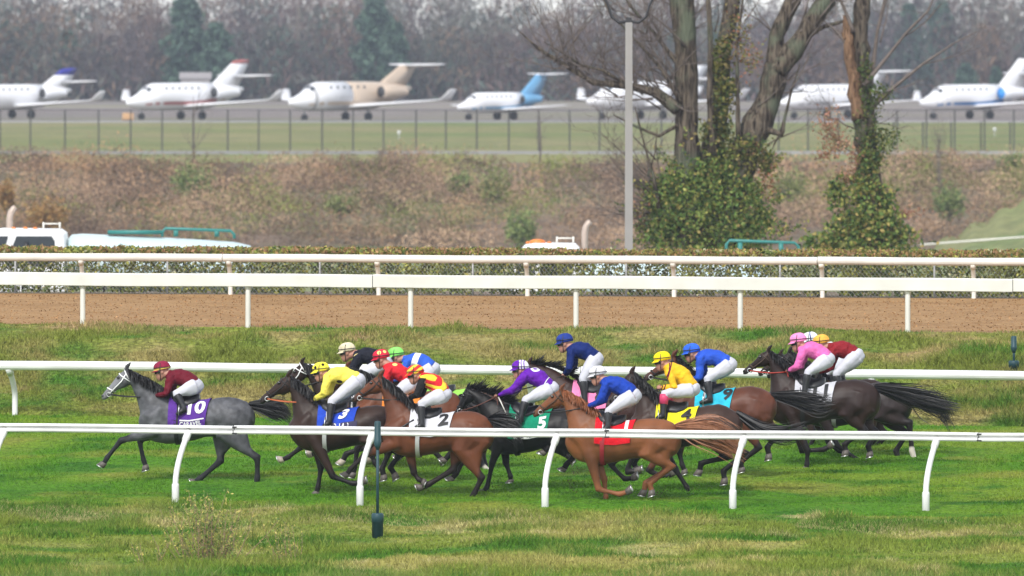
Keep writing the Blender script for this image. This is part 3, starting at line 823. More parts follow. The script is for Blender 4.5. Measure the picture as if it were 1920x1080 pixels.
# ------------------------------------------------------------------ scrub on the embankment
PS, CS, SS = [], [], []
nb = 520
ub = rng.uniform(-.05, 1.05, nb); vb = rng.uniform(0, 1, nb)
low = rng.uniform(0, 1, nb) < .60
cb = np.where(low[:, None], strip_pt('e1', 'e2', ub, vb, 1.0, .11, 8), strip_pt('e2', 'e3', ub, vb * .85, 1.0, .11, 8))
BROWNS = np.array([(0.27, 0.185, 0.135), (0.185, 0.13, 0.10), (0.35, 0.25, 0.18), (0.12, 0.085, 0.07), (0.32, 0.205, 0.13), (0.23, 0.19, 0.10), (0.16, 0.185, 0.055)])
tone = fbm(cb[:, 0] * .10, cb[:, 1] * .05, 17, 3)
for i in range(nb):
    fr_ = np.clip((cb[i, 1] - 690) / 26, 0, 1)
    rx = rng.uniform(1.0, 3.2) * (1 - .35 * fr_); rz = rng.uniform(.9, 2.3) * (1 - .65 * fr_)
    px = 960 + cb[i, 0] * F / cb[i, 1]
    if px > 1790 and cb[i, 1] < 690 - (px - 1790) * -.1 and (HOR - (cb[i, 2] + rz - ZC) * F / cb[i, 1]) > 470 - (px - 1740) * .46: continue
    m = int(120 + 160 * rx)
    d = rng.normal(size=(m, 3)); d[:, 2] = np.abs(d[:, 2]) * 1.1 - .2; d /= np.linalg.norm(d, axis=1)[:, None]
    r_ = rng.uniform(.6, 1.05, m)
    q = cb[i] + d * np.array([rx, rx, rz]) * r_[:, None] * (1 + .18 * fbm(d[:, 0] * 3 + i, d[:, 2] * 3, 2.0, 2))[:, None]
    wts = [.26, .2, .18, .14, .14, .05, .03] if tone[i] < .22 else [.12, .08, .08, .07, .05, .25, .35]
    base = np.array([1.0, .97, .86]) * BROWNS[rng.choice(7, p=wts)] * rng.uniform(.5, 1.25) * 1.18
    if rng.uniform() < .5:
        mm_ = m // 3; q[:mm_, 2] += rng.uniform(0, .9, mm_) * rz * .6
    PS.append(q); CS.append(np.clip(base * (1 + rng.normal(size=(m, 1)) * .09), .01, .9)); SS.append(rng.uniform(.05, .15, m))
pos = np.concatenate(PS)
o = link('embankment_scrub', cloud(pos, np.concatenate(SS), .26, None, np.concatenate(CS), 'scrub'), M_twig)
tag(o, 'brown dry scrub and brambles covering the embankment', 'scrub', None, 'stuff')

def shrub(px, py, rx, ry, s, cols, label, n=1300, size=(.05, .15), stems=True):
    p = P(px, py + ry, s)
    r_ = empty('shrub', p); tag(r_, label, 'shrub', 'shrubs on the embankment')
    pos, c, sz = leaf_mass(n, [(px, py, rx, ry), (px - rx * .35, py + ry * .3, rx * .7, ry * .7), (px + rx * .4, py + ry * .35, rx * .65, ry * .65)], s, cols, None, size, .3)
    link('foliage', cloud(pos - np.array(p), sz, .45, .5, c, 'shrub_leaves'), M_leaf, r_)
    if stems:
        g = G()
        for i in range(7):
            g.tube([(0, 0, -.3), (random.uniform(-.5, .5) * rx / s, random.uniform(-.2, .2), ry / s * random.uniform(.8, 1.7))], [.03, .008], 5)
        g.build('stems', MATS['twig_bark'], r_)
GRN = [(0.19, 0.25, 0.075), (0.25, 0.29, 0.10), (0.13, 0.19, 0.06)]
YGR = [(0.22, 0.25, 0.08), (0.28, 0.28, 0.12), (0.16, 0.2, 0.06)]
ORG = [(0.34, 0.19, 0.06), (0.28, 0.15, 0.06), (0.36, 0.24, 0.09)]
for a in ((362, 335, 40, 32, 34, GRN, 'green shrub on the embankment below the fence, left of the middle'),
          (640, 385, 34, 18, 35.4, YGR, 'low yellow green shrub on the embankment, left of the centre'),
          (925, 345, 32, 42, 34.4, YGR, 'tall yellow green shrub on the embankment in the centre'),
          (862, 345, 24, 24, 33.8, GRN, 'small green shrub on the embankment left of the tall yellow green one'),
          (978, 425, 32, 36, 36.0, GRN, 'green shrub low on the embankment above the truck roof with the beacon'),
          (1480, 345, 40, 35, 34.5, YGR, 'olive shrub on the embankment between the two ivy trees'),
          (1780, 375, 32, 34, 35, GRN, 'dark green shrub on the embankment right of the broken tree'),
          (1895, 305, 24, 14, 32.6, GRN, 'small dark green shrub under the airfield fence at the right edge'),
          (12, 365, 14, 26, 37, ORG, 'orange leaved shrub cut by the left edge of the picture'),
          (90, 400, 40, 34, 37, ORG, 'orange brown shrub above the cab of the left truck'),
          (285, 315, 60, 8, 32.6, YGR, 'low strip of pale green shrub along the embankment top at the left')):
    shrub(*a)
# thin bare saplings standing out of the scrub
for i, (px, py0, py1, s, lab) in enumerate(((1012, 305, 215, 32.6, 'thin bare sapling poking above the embankment left of the lamp pole'),
                                           (1760, 395, 250, 34, 'bare bushy sapling right of the broken tree'),
                                           (362, 310, 180, 32.7, 'thin bare sapling in front of the airfield fence at the left'))):
    p = P(px, py0, s); r_ = empty('sapling', p); tag(r_, lab, 'sapling', 'bare saplings on the embankment')
    g = G(); hgt = (py0 - py1) / s
    g.tube([(0, 0, -.6), (.05, 0, hgt * .5), (.02, 0, hgt)], [.06, .04, .012], 6); g.build('trunk', MATS['twig_bark'], r_)
    g = G()
    for k in range(22 if i == 1 else 8):
        z = random.uniform(.1, .9) * hgt
        branch(g, Vector((.03, 0, z)), Vector((random.gauss(0, .6), random.gauss(0, .4), 1)), hgt * random.uniform(.25, .5), .02, 1, .2, .5, (1, 3))
    g.build('twigs', MATS['twig_bark'], r_)

# the mown green slope at the right edge, in front of the scrub
V = []
nu, nv = 30, 14
for j in range(nv + 1):
    for i in range(nu + 1):
        px = 1730 + 330 * i / nu
        k = i / nu
        s = 37.5 - 1.8 * j / nv
        top = 470 - (px - 1730) * .50 + 6 * math.sin(i * 1.3)
        py = 500 + (max(top, 360) - 500) * (j / nv)
        p = P(px, py, s)
        V.append(p)
q = [(j * (nu + 1) + i, j * (nu + 1) + i + 1, (j + 1) * (nu + 1) + i + 1, (j + 1) * (nu + 1) + i) for j in range(nv) for i in range(nu)]
g = G(); g.add(V, q); o = g.build('grass_slope', M_greenslope); tag(o, None, None, None, 'structure')
g = G()
p0, p1 = P(1725, 459, 37.6), P(2060, 434, 37.6)
g.tube([p0, p0.lerp(p1, .5), p1], .05, 6); o = g.build('pipe', M_offwhite); tag(o, 'pale pipe lying along the foot of the green slope at the right', 'pipe')

# ------------------------------------------------------------------ airfield fence
M_fencepost = mat('dark_fence_steel', (0.05, 0.05, 0.05), rough=0.6)
s = 29.05
fa = P(960, 288, s)
fr = empty('airfield_fence', fa); tag(fr, 'long chain-link airfield fence with dark posts above the embankment', 'fence')
xs = [-120, -60, 0, 57, 122, 185, 245, 304, 362, 427, 485, 544, 604, 662, 719, 780, 836, 894, 954, 1010, 1068, 1124, 1182, 1240, 1300, 1345, 1404, 1460, 1515, 1572, 1630, 1682, 1737, 1790, 1846, 1901, 1960, 2020]
hf = 2.85
pm = None
for x in xs:
    if pm is None:
        g = G(); g.tube([(0, 0, -.2), (0, 0, hf)], .05, 6); pm = g.mesh('fence_post')
        pm.materials.append(M_fencepost)
    o = bpy.data.objects.new('post', pm); COL.objects.link(o); o.parent = fr; o.location = ((x - 960) / s, 0, 0)
for x in xs[30:]:
    o = bpy.data.objects.new('post', pm); COL.objects.link(o); o.parent = fr; o.location = ((x - 5 - 960) / s, 1.6, -.18); o.scale = (1, 1, .78)
g = G()
for z in (hf - .03, .05): g.tube([((-120 - 960) / s, 0, z), ((2020 - 960) / s, 0, z)], .022, 6)
g.build('rail_wire', M_fencepost, fr)
V = []
x = -40.0
while x < 40:
    for sg in (1, -1):
        w = .006
        V += [(x - w, .03 * sg, 0.05), (x + w, .03 * sg, 0.05), (x + sg * 1.7 + w, .03 * sg, hf - .05), (x + sg * 1.7 - w, .03 * sg, hf - .05)]
    x += .16
V = np.array(V)
link('wire_mesh', npmesh('airfield_wire', V, quads=np.arange(len(V), dtype=np.int32).reshape(-1, 4)), M_fencepost, fr)
g = G(); g.box((0, -.1, .02), (90, .5, .22)); o = g.build('mowing_strip', M_apron, None, smooth=False); o.location = fa + Vector((0, -.2, .04)); tag(o, None, None, None, 'structure')
for px, py, s_ , lab in ((748, 249, 27.5, 'small pale marker on the airfield grass left of the middle'), (1865, 243, 27.0, 'small pale marker on the airfield grass at the right')):
    p = P(px, py, s_); r_ = empty('runway_marker', p - Vector((0, 0, .3))); tag(r_, lab, 'marker', 'small markers on the airfield grass')
    g = G(); g.box((0, 0, .32), (.22, .1, .24)); g.build('plate', M_white, r_); g = G(); g.tube([(0, .08, -.2), (0, .08, .35)], .03, 6); g.build('stake', M_white, r_)

# ------------------------------------------------------------------ parked jets
M_jet = mat('jet_white_paint', (0.72, 0.72, 0.74), rough=0.3, var=0.03, scale=0.5, coat=0.2)
def paint(key, c, rough=.35): return mat(key, c, rough=rough, var=0.05, scale=0.5)
M_jblue = paint('jet_blue_paint', (0.03, 0.16, 0.42)); M_jnavy = paint('jet_deep_blue_paint', (0.03, 0.035, 0.30)); M_jred = paint('jet_red_paint', (0.38, 0.12, 0.11))
M_jbeige = paint('jet_beige_paint', (0.50, 0.40, 0.31)); M_jgrey = paint('jet_grey_paint', (0.35, 0.35, 0.36)); M_jsky = paint('jet_cover_blue', (0.02, 0.22, 0.60)); M_jsteel = paint('jet_light_blue_paint', (0.13, 0.32, 0.52))
def jet(px_nose, px_tail, py_wheel, s, label, fin='cross', hfin=5.5, m_fin=None, m_fintip=None, m_rear=None, m_stripe=None, m_cover=None, yaw=47, winglet=1.0, halfspan=9.4, tail_span=3.2, m_tp=None, curtain=False, split=.72, tip=.86):
    m_fin = m_fin or M_jet; m_rear = m_rear or M_jet; m_tp = m_tp or M_jet
    A_ = R(yaw)
    L = (px_tail - px_nose) / s / math.cos(A_)
    mid = P((px_nose + px_tail) / 2, py_wheel, s)
    root = empty('business_jet', mid, math.pi + A_); tag(root, label, 'aircraft', 'business jets parked on the airfield')
    k = L / 14.0
    def X(f): return L / 2 - f * L
    prof = [(0, -.42, .04), (.02, -.38, .26), (.05, -.38, .38), (.10, -.30, .55), (.14, -.20, .70), (.18, -.05, .90), (.23, .03, 1.0), (.45, .05, 1.0), (.6, .06, 1.0), (.72, .12, .92), (.82, .24, .72), (.92, .42, .42), (1.0, .58, .14)]
    zc = 1.95 * k
    rad = 1.20 * k
    def ring(f, grow=1.0, n=20, a0=0, a1=2 * math.pi):
        for i in range(len(prof) - 1):
            if prof[i][0] <= f <= prof[i + 1][0] + 1e-9:
                w = (f - prof[i][0]) / (prof[i + 1][0] - prof[i][0]); break
        z = prof[i][1] * (1 - w) + prof[i + 1][1] * w; r = prof[i][2] * (1 - w) + prof[i + 1][2] * w
        return [Vector((X(f), rad * r * grow * math.cos(a0 + (a1 - a0) * j / n), zc + z * rad + rad * r * grow * math.sin(a0 + (a1 - a0) * j / n))) for j in range(n)]
    g = G(); g.loft([ring(f) for f, _, _ in prof if f <= split + .01]); fus = g.build('fuselage', M_jet, root)
    g = G(); g.loft([ring(f) for f in [split + .0001 + (1 - split) * q_ for q_ in (0, .14, .3, .45, .6, .75, .88)] + [1.0]]); g.build('tail_cone', m_rear, root)
    # windscreen and cabin windows
    g = G()
    for a0, a1 in ((.26, .42), (.44, .56), (.58, .74)):
        r0 = ring(.148, 1.02, 6, math.pi * a0, math.pi * a1); r1 = ring(.172, 1.02, 6, math.pi * a0, math.pi * a1)
        g.add(r0 + r1, [(j, j + 1, 7 + j - 1, 6 + j - 0) if False else (j, j + 1, 6 + j + 1, 6 + j) for j in range(5)])
    g.build('windscreen', M_glass, root)
    for i in range(6):
        f = .28 + i * .055
        for sg in (1, -1):
            rg = ring(f, 1.012, 40)
            c = rg[4] if sg == 1 else rg[16]
            g = G(); g.ell(c, (.13 * k, .03, .17 * k), 10, 6); g.build('cabin_window', M_glass, root)
    if curtain:
        g = G(); g.loft([ring(.155, 1.015), ring(.175, 1.015)], caps=False); g.build('nose_band', M_jgrey, root)
    if m_stripe:
        g = G()
        for sg in (0, 1):
            V = []
            fs = [.12, .2, .3, .4, .5, .6, .7, .8, .9]
            for i, f in enumerate(fs):
                w = .16 + .12 * (i / 8)
                a = -.42 + .5 * max(0, (f - .5)) * 1.6
                if sg: a = math.pi - a
                r_ = ring(f, 1.012, 3, a - w, a + w)
                V += [r_[0], r_[1], r_[2]]
            g.add(V, [(3 * i + j, 3 * i + j + 1, 3 * i + j + 4, 3 * i + j + 3) for i in range(len(fs) - 1) for j in range(2)])
        g.build('stripe', m_stripe, root)
    # wings
    for sg in (1, -1):
        g = G()
        zr = zc - .68 * rad
        def airfoil(x0, x1, y, z, th):
            c = x0 - x1
            return [Vector((x0 - c * a, y, z + th * c * t)) for a, t in ((0, 0), (.15, .5), (.4, .6), (.75, .3), (1, 0), (.75, -.2), (.4, -.35), (.15, -.3))]
        ys = halfspan * k
        rings = [airfoil(X(.40), X(.66), sg * .3 * k, zr, .13), airfoil(X(.44), X(.66), sg * 1.2 * k, zr + .05, .12), airfoil(X(.565), X(.665), sg * ys * .96, zr + .55 * k, .10)]
        if winglet:
            rings += [airfoil(X(.585), X(.675), sg * ys * 1.0, zr + .66 * k, .10), airfoil(X(.635), X(.69), sg * ys * 1.05, zr + (.7 + .75 * winglet) * k, .09)]
        else:
            rings += [airfoil(X(.58), X(.66), sg * ys, zr + .58 * k, .05)]
        g.loft(rings); g.build('wing', M_jet, root)
        # engine
        ex0, ex1, ye, ze = X(.63), X(.84), sg * 1.85 * k, zc + .42 * k
        g = G(); ln = ex0 - ex1
        rg = []
        for f, r_ in ((0, .46), (.03, .52), (.3, .56), (.6, .52), (.85, .40), (1, .33)):
            rg.append([Vector((ex0 - f * ln, ye + r_ * k * math.cos(a), ze + r_ * k * math.sin(a))) for a in [2 * math.pi * i / 18 for i in range(18)]])
        g.loft(rg, caps=False)
        g.box((ex0 - ln * .5, sg * 1.15 * k, ze), (ln * .5, .8 * k, .12 * k))
        en = g.build('engine', m_rear if m_rear is not M_jet else M_jet, root)
        for xx, r_, mm, nm in ((ex0 - .04, .47, m_cover or M_darkgap, 'intake'), (ex1 + .03, .34, m_cover or M_darkgap, 'exhaust')):
            g = G(); g.tube([(xx - .1, ye, ze), (xx + (.12 if m_cover else .02), ye, ze)], [r_ * k, r_ * k * (1.08 if m_cover else 1)], 18); g.build(nm, mm, en)
        # tailplane
    zt = hfin * .97 if fin == 'T' else hfin * .72
    for sg in (1, -1):
        g = G()
        xo = .965 if fin == 'T' else .93
        def foil2(x0, x1, y, z, th):
            c = x0 - x1
            return [Vector((x0 - c * a, y, z + th * c * t)) for a, t in ((0, 0), (.2, .5), (.5, .5), (1, 0), (.5, -.5), (.2, -.5))]
        g.loft([foil2(X(xo - .02), X(xo + .115), 0, zt, .14), foil2(X(xo + .06), X(xo + .13), sg * tail_span * k, zt + .08, .12)]); g.build('tailplane', m_tp, root)
    # fin
    def finring(f0, f1, z, th):
        x0, x1 = X(f0), X(f1); c = x0 - x1
        return [Vector((x0 - c * a, th * c * t, z)) for a, t in ((0, 0), (.2, .5), (.5, .55), (1, 0), (.5, -.55), (.2, -.5))]
    z0 = zc + .75 * rad
    ztip = hfin
    zsplit = hfin * (tip if m_fintip else .97)
    def fl(z): return (z - z0) / (ztip - z0)
    def fr_(z): return finring(.71 + .22 * fl(z), .965 + .10 * fl(z), z, .09)
    g = G(); g.loft([finring(.66, .95, z0 - .15, .06), fr_(z0 + .25), fr_(zsplit)]); g.build('fin', m_fin, root)
    if m_fintip:
        g = G(); g.loft([fr_(zsplit), fr_(ztip - .12), finring(.985, 1.06, ztip, .06)]); g.build('fin_tip', m_fintip, root)
    # landing gear
    for f, y, r_ in ((.13, 0, .26), (.56, 1.35, .34), (.56, -1.35, .34)):
        g = G(); g.tube([(X(f), y * k, zc - .6 * rad), (X(f), y * k, .3)], .09 * k, 8); st = g.build('gear_leg', M_jgrey, root)
        g = G(); g.tube([(X(f), y * k - .16, r_), (X(f), y * k + .16, r_)], r_, 16, side=(0, 0, 1)); g.build('wheel', M_rubber, st)
    return root
JS = 22.5
jet(-72, 128, 222, JS, 'white business jet with a deep blue fin tip, cut by the left edge', fin='cross', hfin=4.2, m_fintip=M_jnavy, yaw=44)
jet(240, 452, 224, JS, 'white business jet with a red cheat line and reddish fin tip', fin='cross', hfin=5.0, m_fintip=M_jred, m_stripe=M_jred, yaw=45, tip=.93)
jet(543, 768, 226, JS, 'white nosed business jet with beige rear half and tall beige tail', fin='T', hfin=4.75, m_fin=M_jbeige, m_rear=M_jbeige, m_stripe=M_jbeige, yaw=45, curtain=True, tail_span=3.0, split=.45)
jet(858, 1018, 225, JS, 'small white business jet with a blue swooping tail', fin='T', hfin=3.9, m_fin=M_jsteel, m_rear=M_jsteel, m_stripe=M_jsteel, yaw=45, winglet=0, tail_span=3.0)
jet(1100, 1318, 223, JS, 'plain white business jet parked behind the lamp pole and the big tree', fin='cross', hfin=4.6, yaw=45)
jet(1462, 1655, 222, JS, 'white business jet seen behind the broken tree trunk', fin='T', hfin=4.0, yaw=46, winglet=0, m_stripe=M_jgrey, tail_span=3.0)
jet(1720, 1930, 223, JS, 'white business jet with bright blue engine covers and blue stripe, at the right edge', fin='cross', hfin=5.2, m_stripe=M_jblue, m_cover=M_jsky, yaw=42)
p = P(240, 222, 23.0); g = G(); g.box(p + Vector((0, 0, .2)), (.9, .4, .5)); g.tube([p + Vector((-.5, 0, -.1)), p + Vector((.5, 0, -.1))], .06, 6); o = g.build('chock_box', mat('faded_orange', (.55, .33, .16)), smooth=False); tag(o, 'small faded orange box on the taxiway below the red lined jet', 'box')

# low airport building behind the second jet
p = P(366, 184, 16.8); r_ = empty('airport_building', p); tag(r_, 'small pale gabled airport building behind the red lined jet', 'building'); r_.scale = (.62, .62, .8)
g = G(); g.box((0, 3, 1.35), (5.2, 6, 2.9)); g.build('wall', mat('pale_siding', (.30, .28, .28)), r_, smooth=False)
g = G(); g.add([(-2.9, -.3, 2.7), (2.9, -.3, 2.7), (2.9, 6.3, 2.7), (-2.9, 6.3, 2.7), (-2.9, 3, 3.6), (2.9, 3, 3.6)], [(0, 1, 5, 4), (2, 3, 4, 5), (0, 4, 3), (1, 2, 5), (0, 3, 2, 1)]); g.build('roof', mat('roof_sheet', (.26, .24, .24)), r_, smooth=False)
g = G(); g.box((1.0, -.03, 1.2), (1.0, .1, 1.8)); g.build('door', M_jgrey, r_, smooth=False)

# ------------------------------------------------------------------ woods beyond the airfield
WC = [(0.118, 0.082, 0.074), (0.138, 0.094, 0.082), (0.092, 0.076, 0.078), (0.155, 0.105, 0.072), (0.098, 0.096, 0.078), (.066, .094, .076)]
ps, cs, ss = [], [], []
for lay, (Y, base_h, nt_) in enumerate(((1480, 10.5, 90), (1560, 13.6, 90), (1650, 17.6, 90), (1760, 20.5, 90))):
    hw = 960 / F * Y * 1.12
    for i in range(nt_):
        x = -hw + 2 * hw * (i + random.random()) / nt_
        px = 960 + x * F / Y
        prof = 1.0 + .10 * math.sin(px * .011 + 1) + .05 * math.sin(px * .031)
        if 120 < px < 175 or 1000 < px < 1080 or 1340 < px < 1470 or 1850 < px < 1880: prof *= .78
        hgt = base_h * prof * random.uniform(.70, 1.08)
        rw = random.uniform(2.0, 3.6)
        m = 410
        zz = rng.beta(1.5, 1.25, m)
        th = rng.uniform(0, 2 * np.pi, m); rr_ = np.sqrt(rng.uniform(0, 1, m)) * rw * (0.35 + 1.0 * np.sin(np.pi * np.clip(zz, .05, .97)) ** .7)
        q = np.stack([x + rr_ * np.cos(th), Y + rr_ * np.sin(th), ZC - 4.6 + zz * hgt], -1)
        ps.append(q)
        base = np.array(WC[random.randrange(len(WC))]) * random.uniform(.8, 1.2)
        cs.append(np.clip(base * (1 + rng.normal(size=(m, 1)) * .15), .01, .9))
        ss.append(rng.uniform(.3, .8, m) * (1.3 - .45 * zz))
    # undergrowth
    m = 5200
    x = rng.uniform(-hw, hw, m)
    ps.append(np.stack([x, Y + rng.uniform(-8, 8, m), ZC - 4.7 + rng.uniform(0, 1, m) ** 1.5 * (3.5 + 1.5 * lay)], -1)); cs.append(palette(m, WC)); ss.append(rng.uniform(.5, 1.1, m))
pos = np.concatenate(ps)
o = link('woodland', cloud(pos, np.concatenate(ss), .15, 1.8, np.concatenate(cs), 'woods'), M_twig)
tag(o, 'hazy bare autumn woodland along the far side of the airfield', 'woodland', None, 'stuff')

ORD = ['first', 'second', 'third', 'fourth', 'fifth', 'sixth', 'seventh', 'eighth', 'ninth', 'tenth', 'eleventh', 'twelfth']
bare = [(30, -20, 1500), (85, -30, 1520), (185, 5, 1500), (240, -25, 1540), (285, 0, 1500), (560, -10, 1520), (930, -15, 1530), (1540, 0, 1540), (1690, -10, 1520), (1835, 0, 1500), (1895, -5, 1520)]
for i, (px, py, Y) in enumerate(bare):
    s = F / Y; p = Vector(((px - 960) / s, Y, ZC - 4.6)); hgt = (HOR - py) / s + 4.6
    r_ = empty('bare_tree', p); tag(r_, ORD[i] + ' tall bare tree from the left against the pale sky above the woods', 'tree', 'bare trees on the skyline')
    g = G(); g.tube([(0, 0, -.3), (.1, 0, hgt * .35), (-.1, 0, hgt * .7), (0, 0, hgt)], [.32, .26, .16, .04], 7); g.build('trunk', MATS['twig_bark'], r_)
    g = G()
    for k in range(13):
        z = random.uniform(.3, .92) * hgt
        branch(g, Vector((0, 0, z)), Vector((random.gauss(0, 1), random.gauss(0, .6), 1.2)), hgt * random.uniform(.18, .34) * (1.25 - z / hgt), .09, 2, .22, .55, (2, 3))
    g.build('crown', MATS['twig_bark'], r_)
ever = [(350, -12, 110, 1475, 46), (705, -8, 105, 1475, 48), (740, 45, 130, 1470, 32), (405, 45, 130, 1470, 40), (10, 40, 140, 1490, 14), (125, 60, 150, 1490, 24), (1345, 45, 130, 1500, 26), (1705, 10, 110, 1500, 26), (1812, 122, 175, 1470, 20), (1765, 5, 120, 1510, 34), (1868, 130, 172, 1470, 10)]
ever.sort()
EC = [(0.07, 0.125, 0.085), (0.09, 0.15, 0.10), (0.05, 0.09, 0.065)]
for i, (px, py, pb, Y, rx) in enumerate(ever):
    s = F / Y; p = Vector(((px - 960) / s, Y, ZC - 4.6)); hgt = (HOR - py) / s + 4.6
    r_ = empty('evergreen_tree', p); tag(r_, ORD[i] + ' dark evergreen tree from the left among the hazy bare woods', 'tree', 'evergreens in the woods')
    g = G(); g.tube([(0, 0, -.3), (0, 0, hgt * .95)], [.3, .04], 7); g.build('trunk', MATS['twig_bark'], r_)
    m = 2200; zz = rng.uniform(.12, 1, m); th = rng.uniform(0, 2 * np.pi, m)
    whorl = .8 + .3 * np.sin(zz * 22 + th * 2 + i) + .25 * fbm(zz * 6 + i * 5, th * 1.2, 3.0, 2)
    rr_ = rng.uniform(.35, 1, m) ** .6 * (rx / s) * np.clip(1.3 * (1.03 - zz) ** .42, 0, 1) * whorl
    q = np.stack([rr_ * np.cos(th), rr_ * np.sin(th), zz * hgt], -1)
    link('crown', cloud(q, rng.uniform(.25, .6, m), .5, None, palette(m, EC), 'needles'), M_leaf, r_)

# ------------------------------------------------------------------ horses and riders
TMP = bpy.data.scenes.new('shape_workshop')
def evaluated(ob):
    TMP.collection.objects.link(ob)
    vl = TMP.view_layers[0]; vl.update()
    return bpy.data.meshes.new_from_object(ob.evaluated_get(vl.depsgraph))

def remesh(g, voxel, smooth, name):
    """joins overlapping lofts into one continuous skin"""
    ob = bpy.data.objects.new('tmp', g.mesh('tmp'))
    m = ob.modifiers.new('r', 'REMESH'); m.mode = 'VOXEL'; m.voxel_size = voxel; m.use_smooth_shade = True
    if smooth:
        s_ = ob.modifiers.new('s', 'SMOOTH'); s_.factor = 0.5; s_.iterations = smooth
    me = evaluated(ob); me.name = name
    old = ob.data
    bpy.data.objects.remove(ob); bpy.data.meshes.remove(old)
    return me

def coords(me):
    a = np.empty(len(me.vertices) * 3, dtype=np.float32); me.vertices.foreach_get('co', a); return a.reshape(-1, 3)

def set_col(me, col, name='Col'):
    ca = me.color_attributes.new(name, 'FLOAT_COLOR', 'POINT')
    c4 = np.ones((len(me.vertices), 4), dtype=np.float32); c4[:, :3] = col
    ca.data.foreach_set('color', c4.ravel())

def seg_dist(V, a, b):
    a = np.array(a); b = np.array(b); d = b - a
    t = np.clip(((V - a) @ d) / max(1e-9, d @ d), 0, 1)
    return np.linalg.norm(V - (a + t[:, None] * d), axis=1)

def ribbons(paths, width, taper=0.15):
    """flat strands of hair: list of (n,3) arrays"""
    V = []; Q = []; b = 0
    for p in paths:
        n = len(p)
        t = np.gradient(p, axis=0); t /= np.linalg.norm(t, axis=1)[:, None] + 1e-9
        sd = np.cross(t, rng.normal(size=3)); sd /= np.linalg.norm(sd, axis=1)[:, None] + 1e-9
        w = width * rng.uniform(.6, 1.3) * np.linspace(1, taper, n)[:, None]
        V.append(np.stack([p - sd * w, p + sd * w], 1).reshape(-1, 3))
        i = np.arange(n - 1) * 2 + b
        Q.append(np.stack([i, i + 1, i + 3, i + 2], -1)); b += 2 * n
    return np.concatenate(V), np.concatenate(Q)

M_coat = mat('horse_coat', rough=0.46, attr='Col', var=0.2, scale=4.0, spec=0.20, bump=0.3)
M_greycoat = mat('grey_horse_coat', rough=0.55, attr='Col', var=0.34, scale=8.0, spec=0.25, bump=0.2)
M_hoof = mat('hoof_horn', (0.10, 0.085, 0.075), rough=0.5, var=0.3, scale=14)
M_palehoof = mat('pale_hoof_horn', (0.36, 0.31, 0.26), rough=0.5, var=0.3, scale=14)
M_skin = mat('skin', (0.40, 0.20, 0.145), rough=0.5, var=0.1, spec=0.35)
M_breech = mat('white_breeches', (0.50, 0.50, 0.555), rough=0.75, var=0.06, scale=9, bump=0.25)
M_eye = mat('horse_eye', (0.008, 0.006, 0.005), rough=0.1, spec=0.8)
M_goggle = mat('goggle_lens', (0.012, 0.012, 0.014), rough=0.12, spec=0.7)

TRUNK = [(-1.335, -.25, -.40, .07), (-1.29, -.15, -.52, .16), (-1.20, -.075, -.60, .225), (-1.08, -.03, -.63, .265), (-.94, -.01, -.64, .28), (-.78, -.035, -.61, .27), (-.60, -.085, -.63, .265),
         (-.40, -.105, -.69, .275), (-.20, -.06, -.735, .265), (-.02, -.005, -.75, .225), (.13, -.05, -.73, .205), (.25, -.14, -.68, .185), (.34, -.26, -.59, .14), (.39, -.36, -.49, .07)]

def trunk_at(x):
    T = TRUNK
    x = min(max(x, T[0][0]), T[-1][0])
    for i in range(len(T) - 1):
        if T[i][0] <= x <= T[i + 1][0]:
            w = (x - T[i][0]) / (T[i + 1][0] - T[i][0])
            return [T[i][k] * (1 - w) + T[i + 1][k] * w for k in (1, 2, 3)]

def trunk_pt(x, arc, off=0.0, kx=1.0, rot=0.0):
    """point on the barrel: x along the back, arc metres down from the spine on the near side (+y)"""
    zt, zb, hw = trunk_at(x)
    zc_, hh = (zt + zb) / 2, (zt - zb) / 2
    ph = arc / 0.33
    sx = math.sin(ph); cx = math.cos(ph)
    y = hw * sx * (1 - .16 * max(0, cx)); z = zc_ + hh * cx
    nrm = Vector((0, sx / hw, cx / hh)).normalized()
    p = Vector((x * kx, y, z)) + nrm * off
    c, s_ = math.cos(rot), math.sin(rot)
    return Vector((p.x * c - p.z * s_, p.y, p.x * s_ + p.z * c))

def text_mesh(body, size, bold=0.0):
    cu = bpy.data.curves.new('t', 'FONT'); cu.body = body; cu.size = size; cu.align_x = 'CENTER'; cu.align_y = 'CENTER'; cu.offset = bold; cu.resolution_u = 3
    ob = bpy.data.objects.new('t', cu)
    me = evaluated(ob)
    bpy.data.objects.remove(ob); bpy.data.curves.remove(cu)
    bm = bmesh.new(); bm.from_mesh(me); bpy.data.meshes.remove(me)
    bmesh.ops.triangulate(bm, faces=bm.faces[:])
    for _ in range(3):
        es = [e for e in bm.edges if e.calc_length() > 0.045]
        if not es: break
        bmesh.ops.subdivide_edges(bm, edges=es, cuts=1)
        bmesh.ops.triangulate(bm, faces=bm.faces[:])
    vs = [v.co.copy() for v in bm.verts]; fs = [tuple(v.index for v in f.verts) for f in bm.faces]
    bm.free()
    return vs, fs

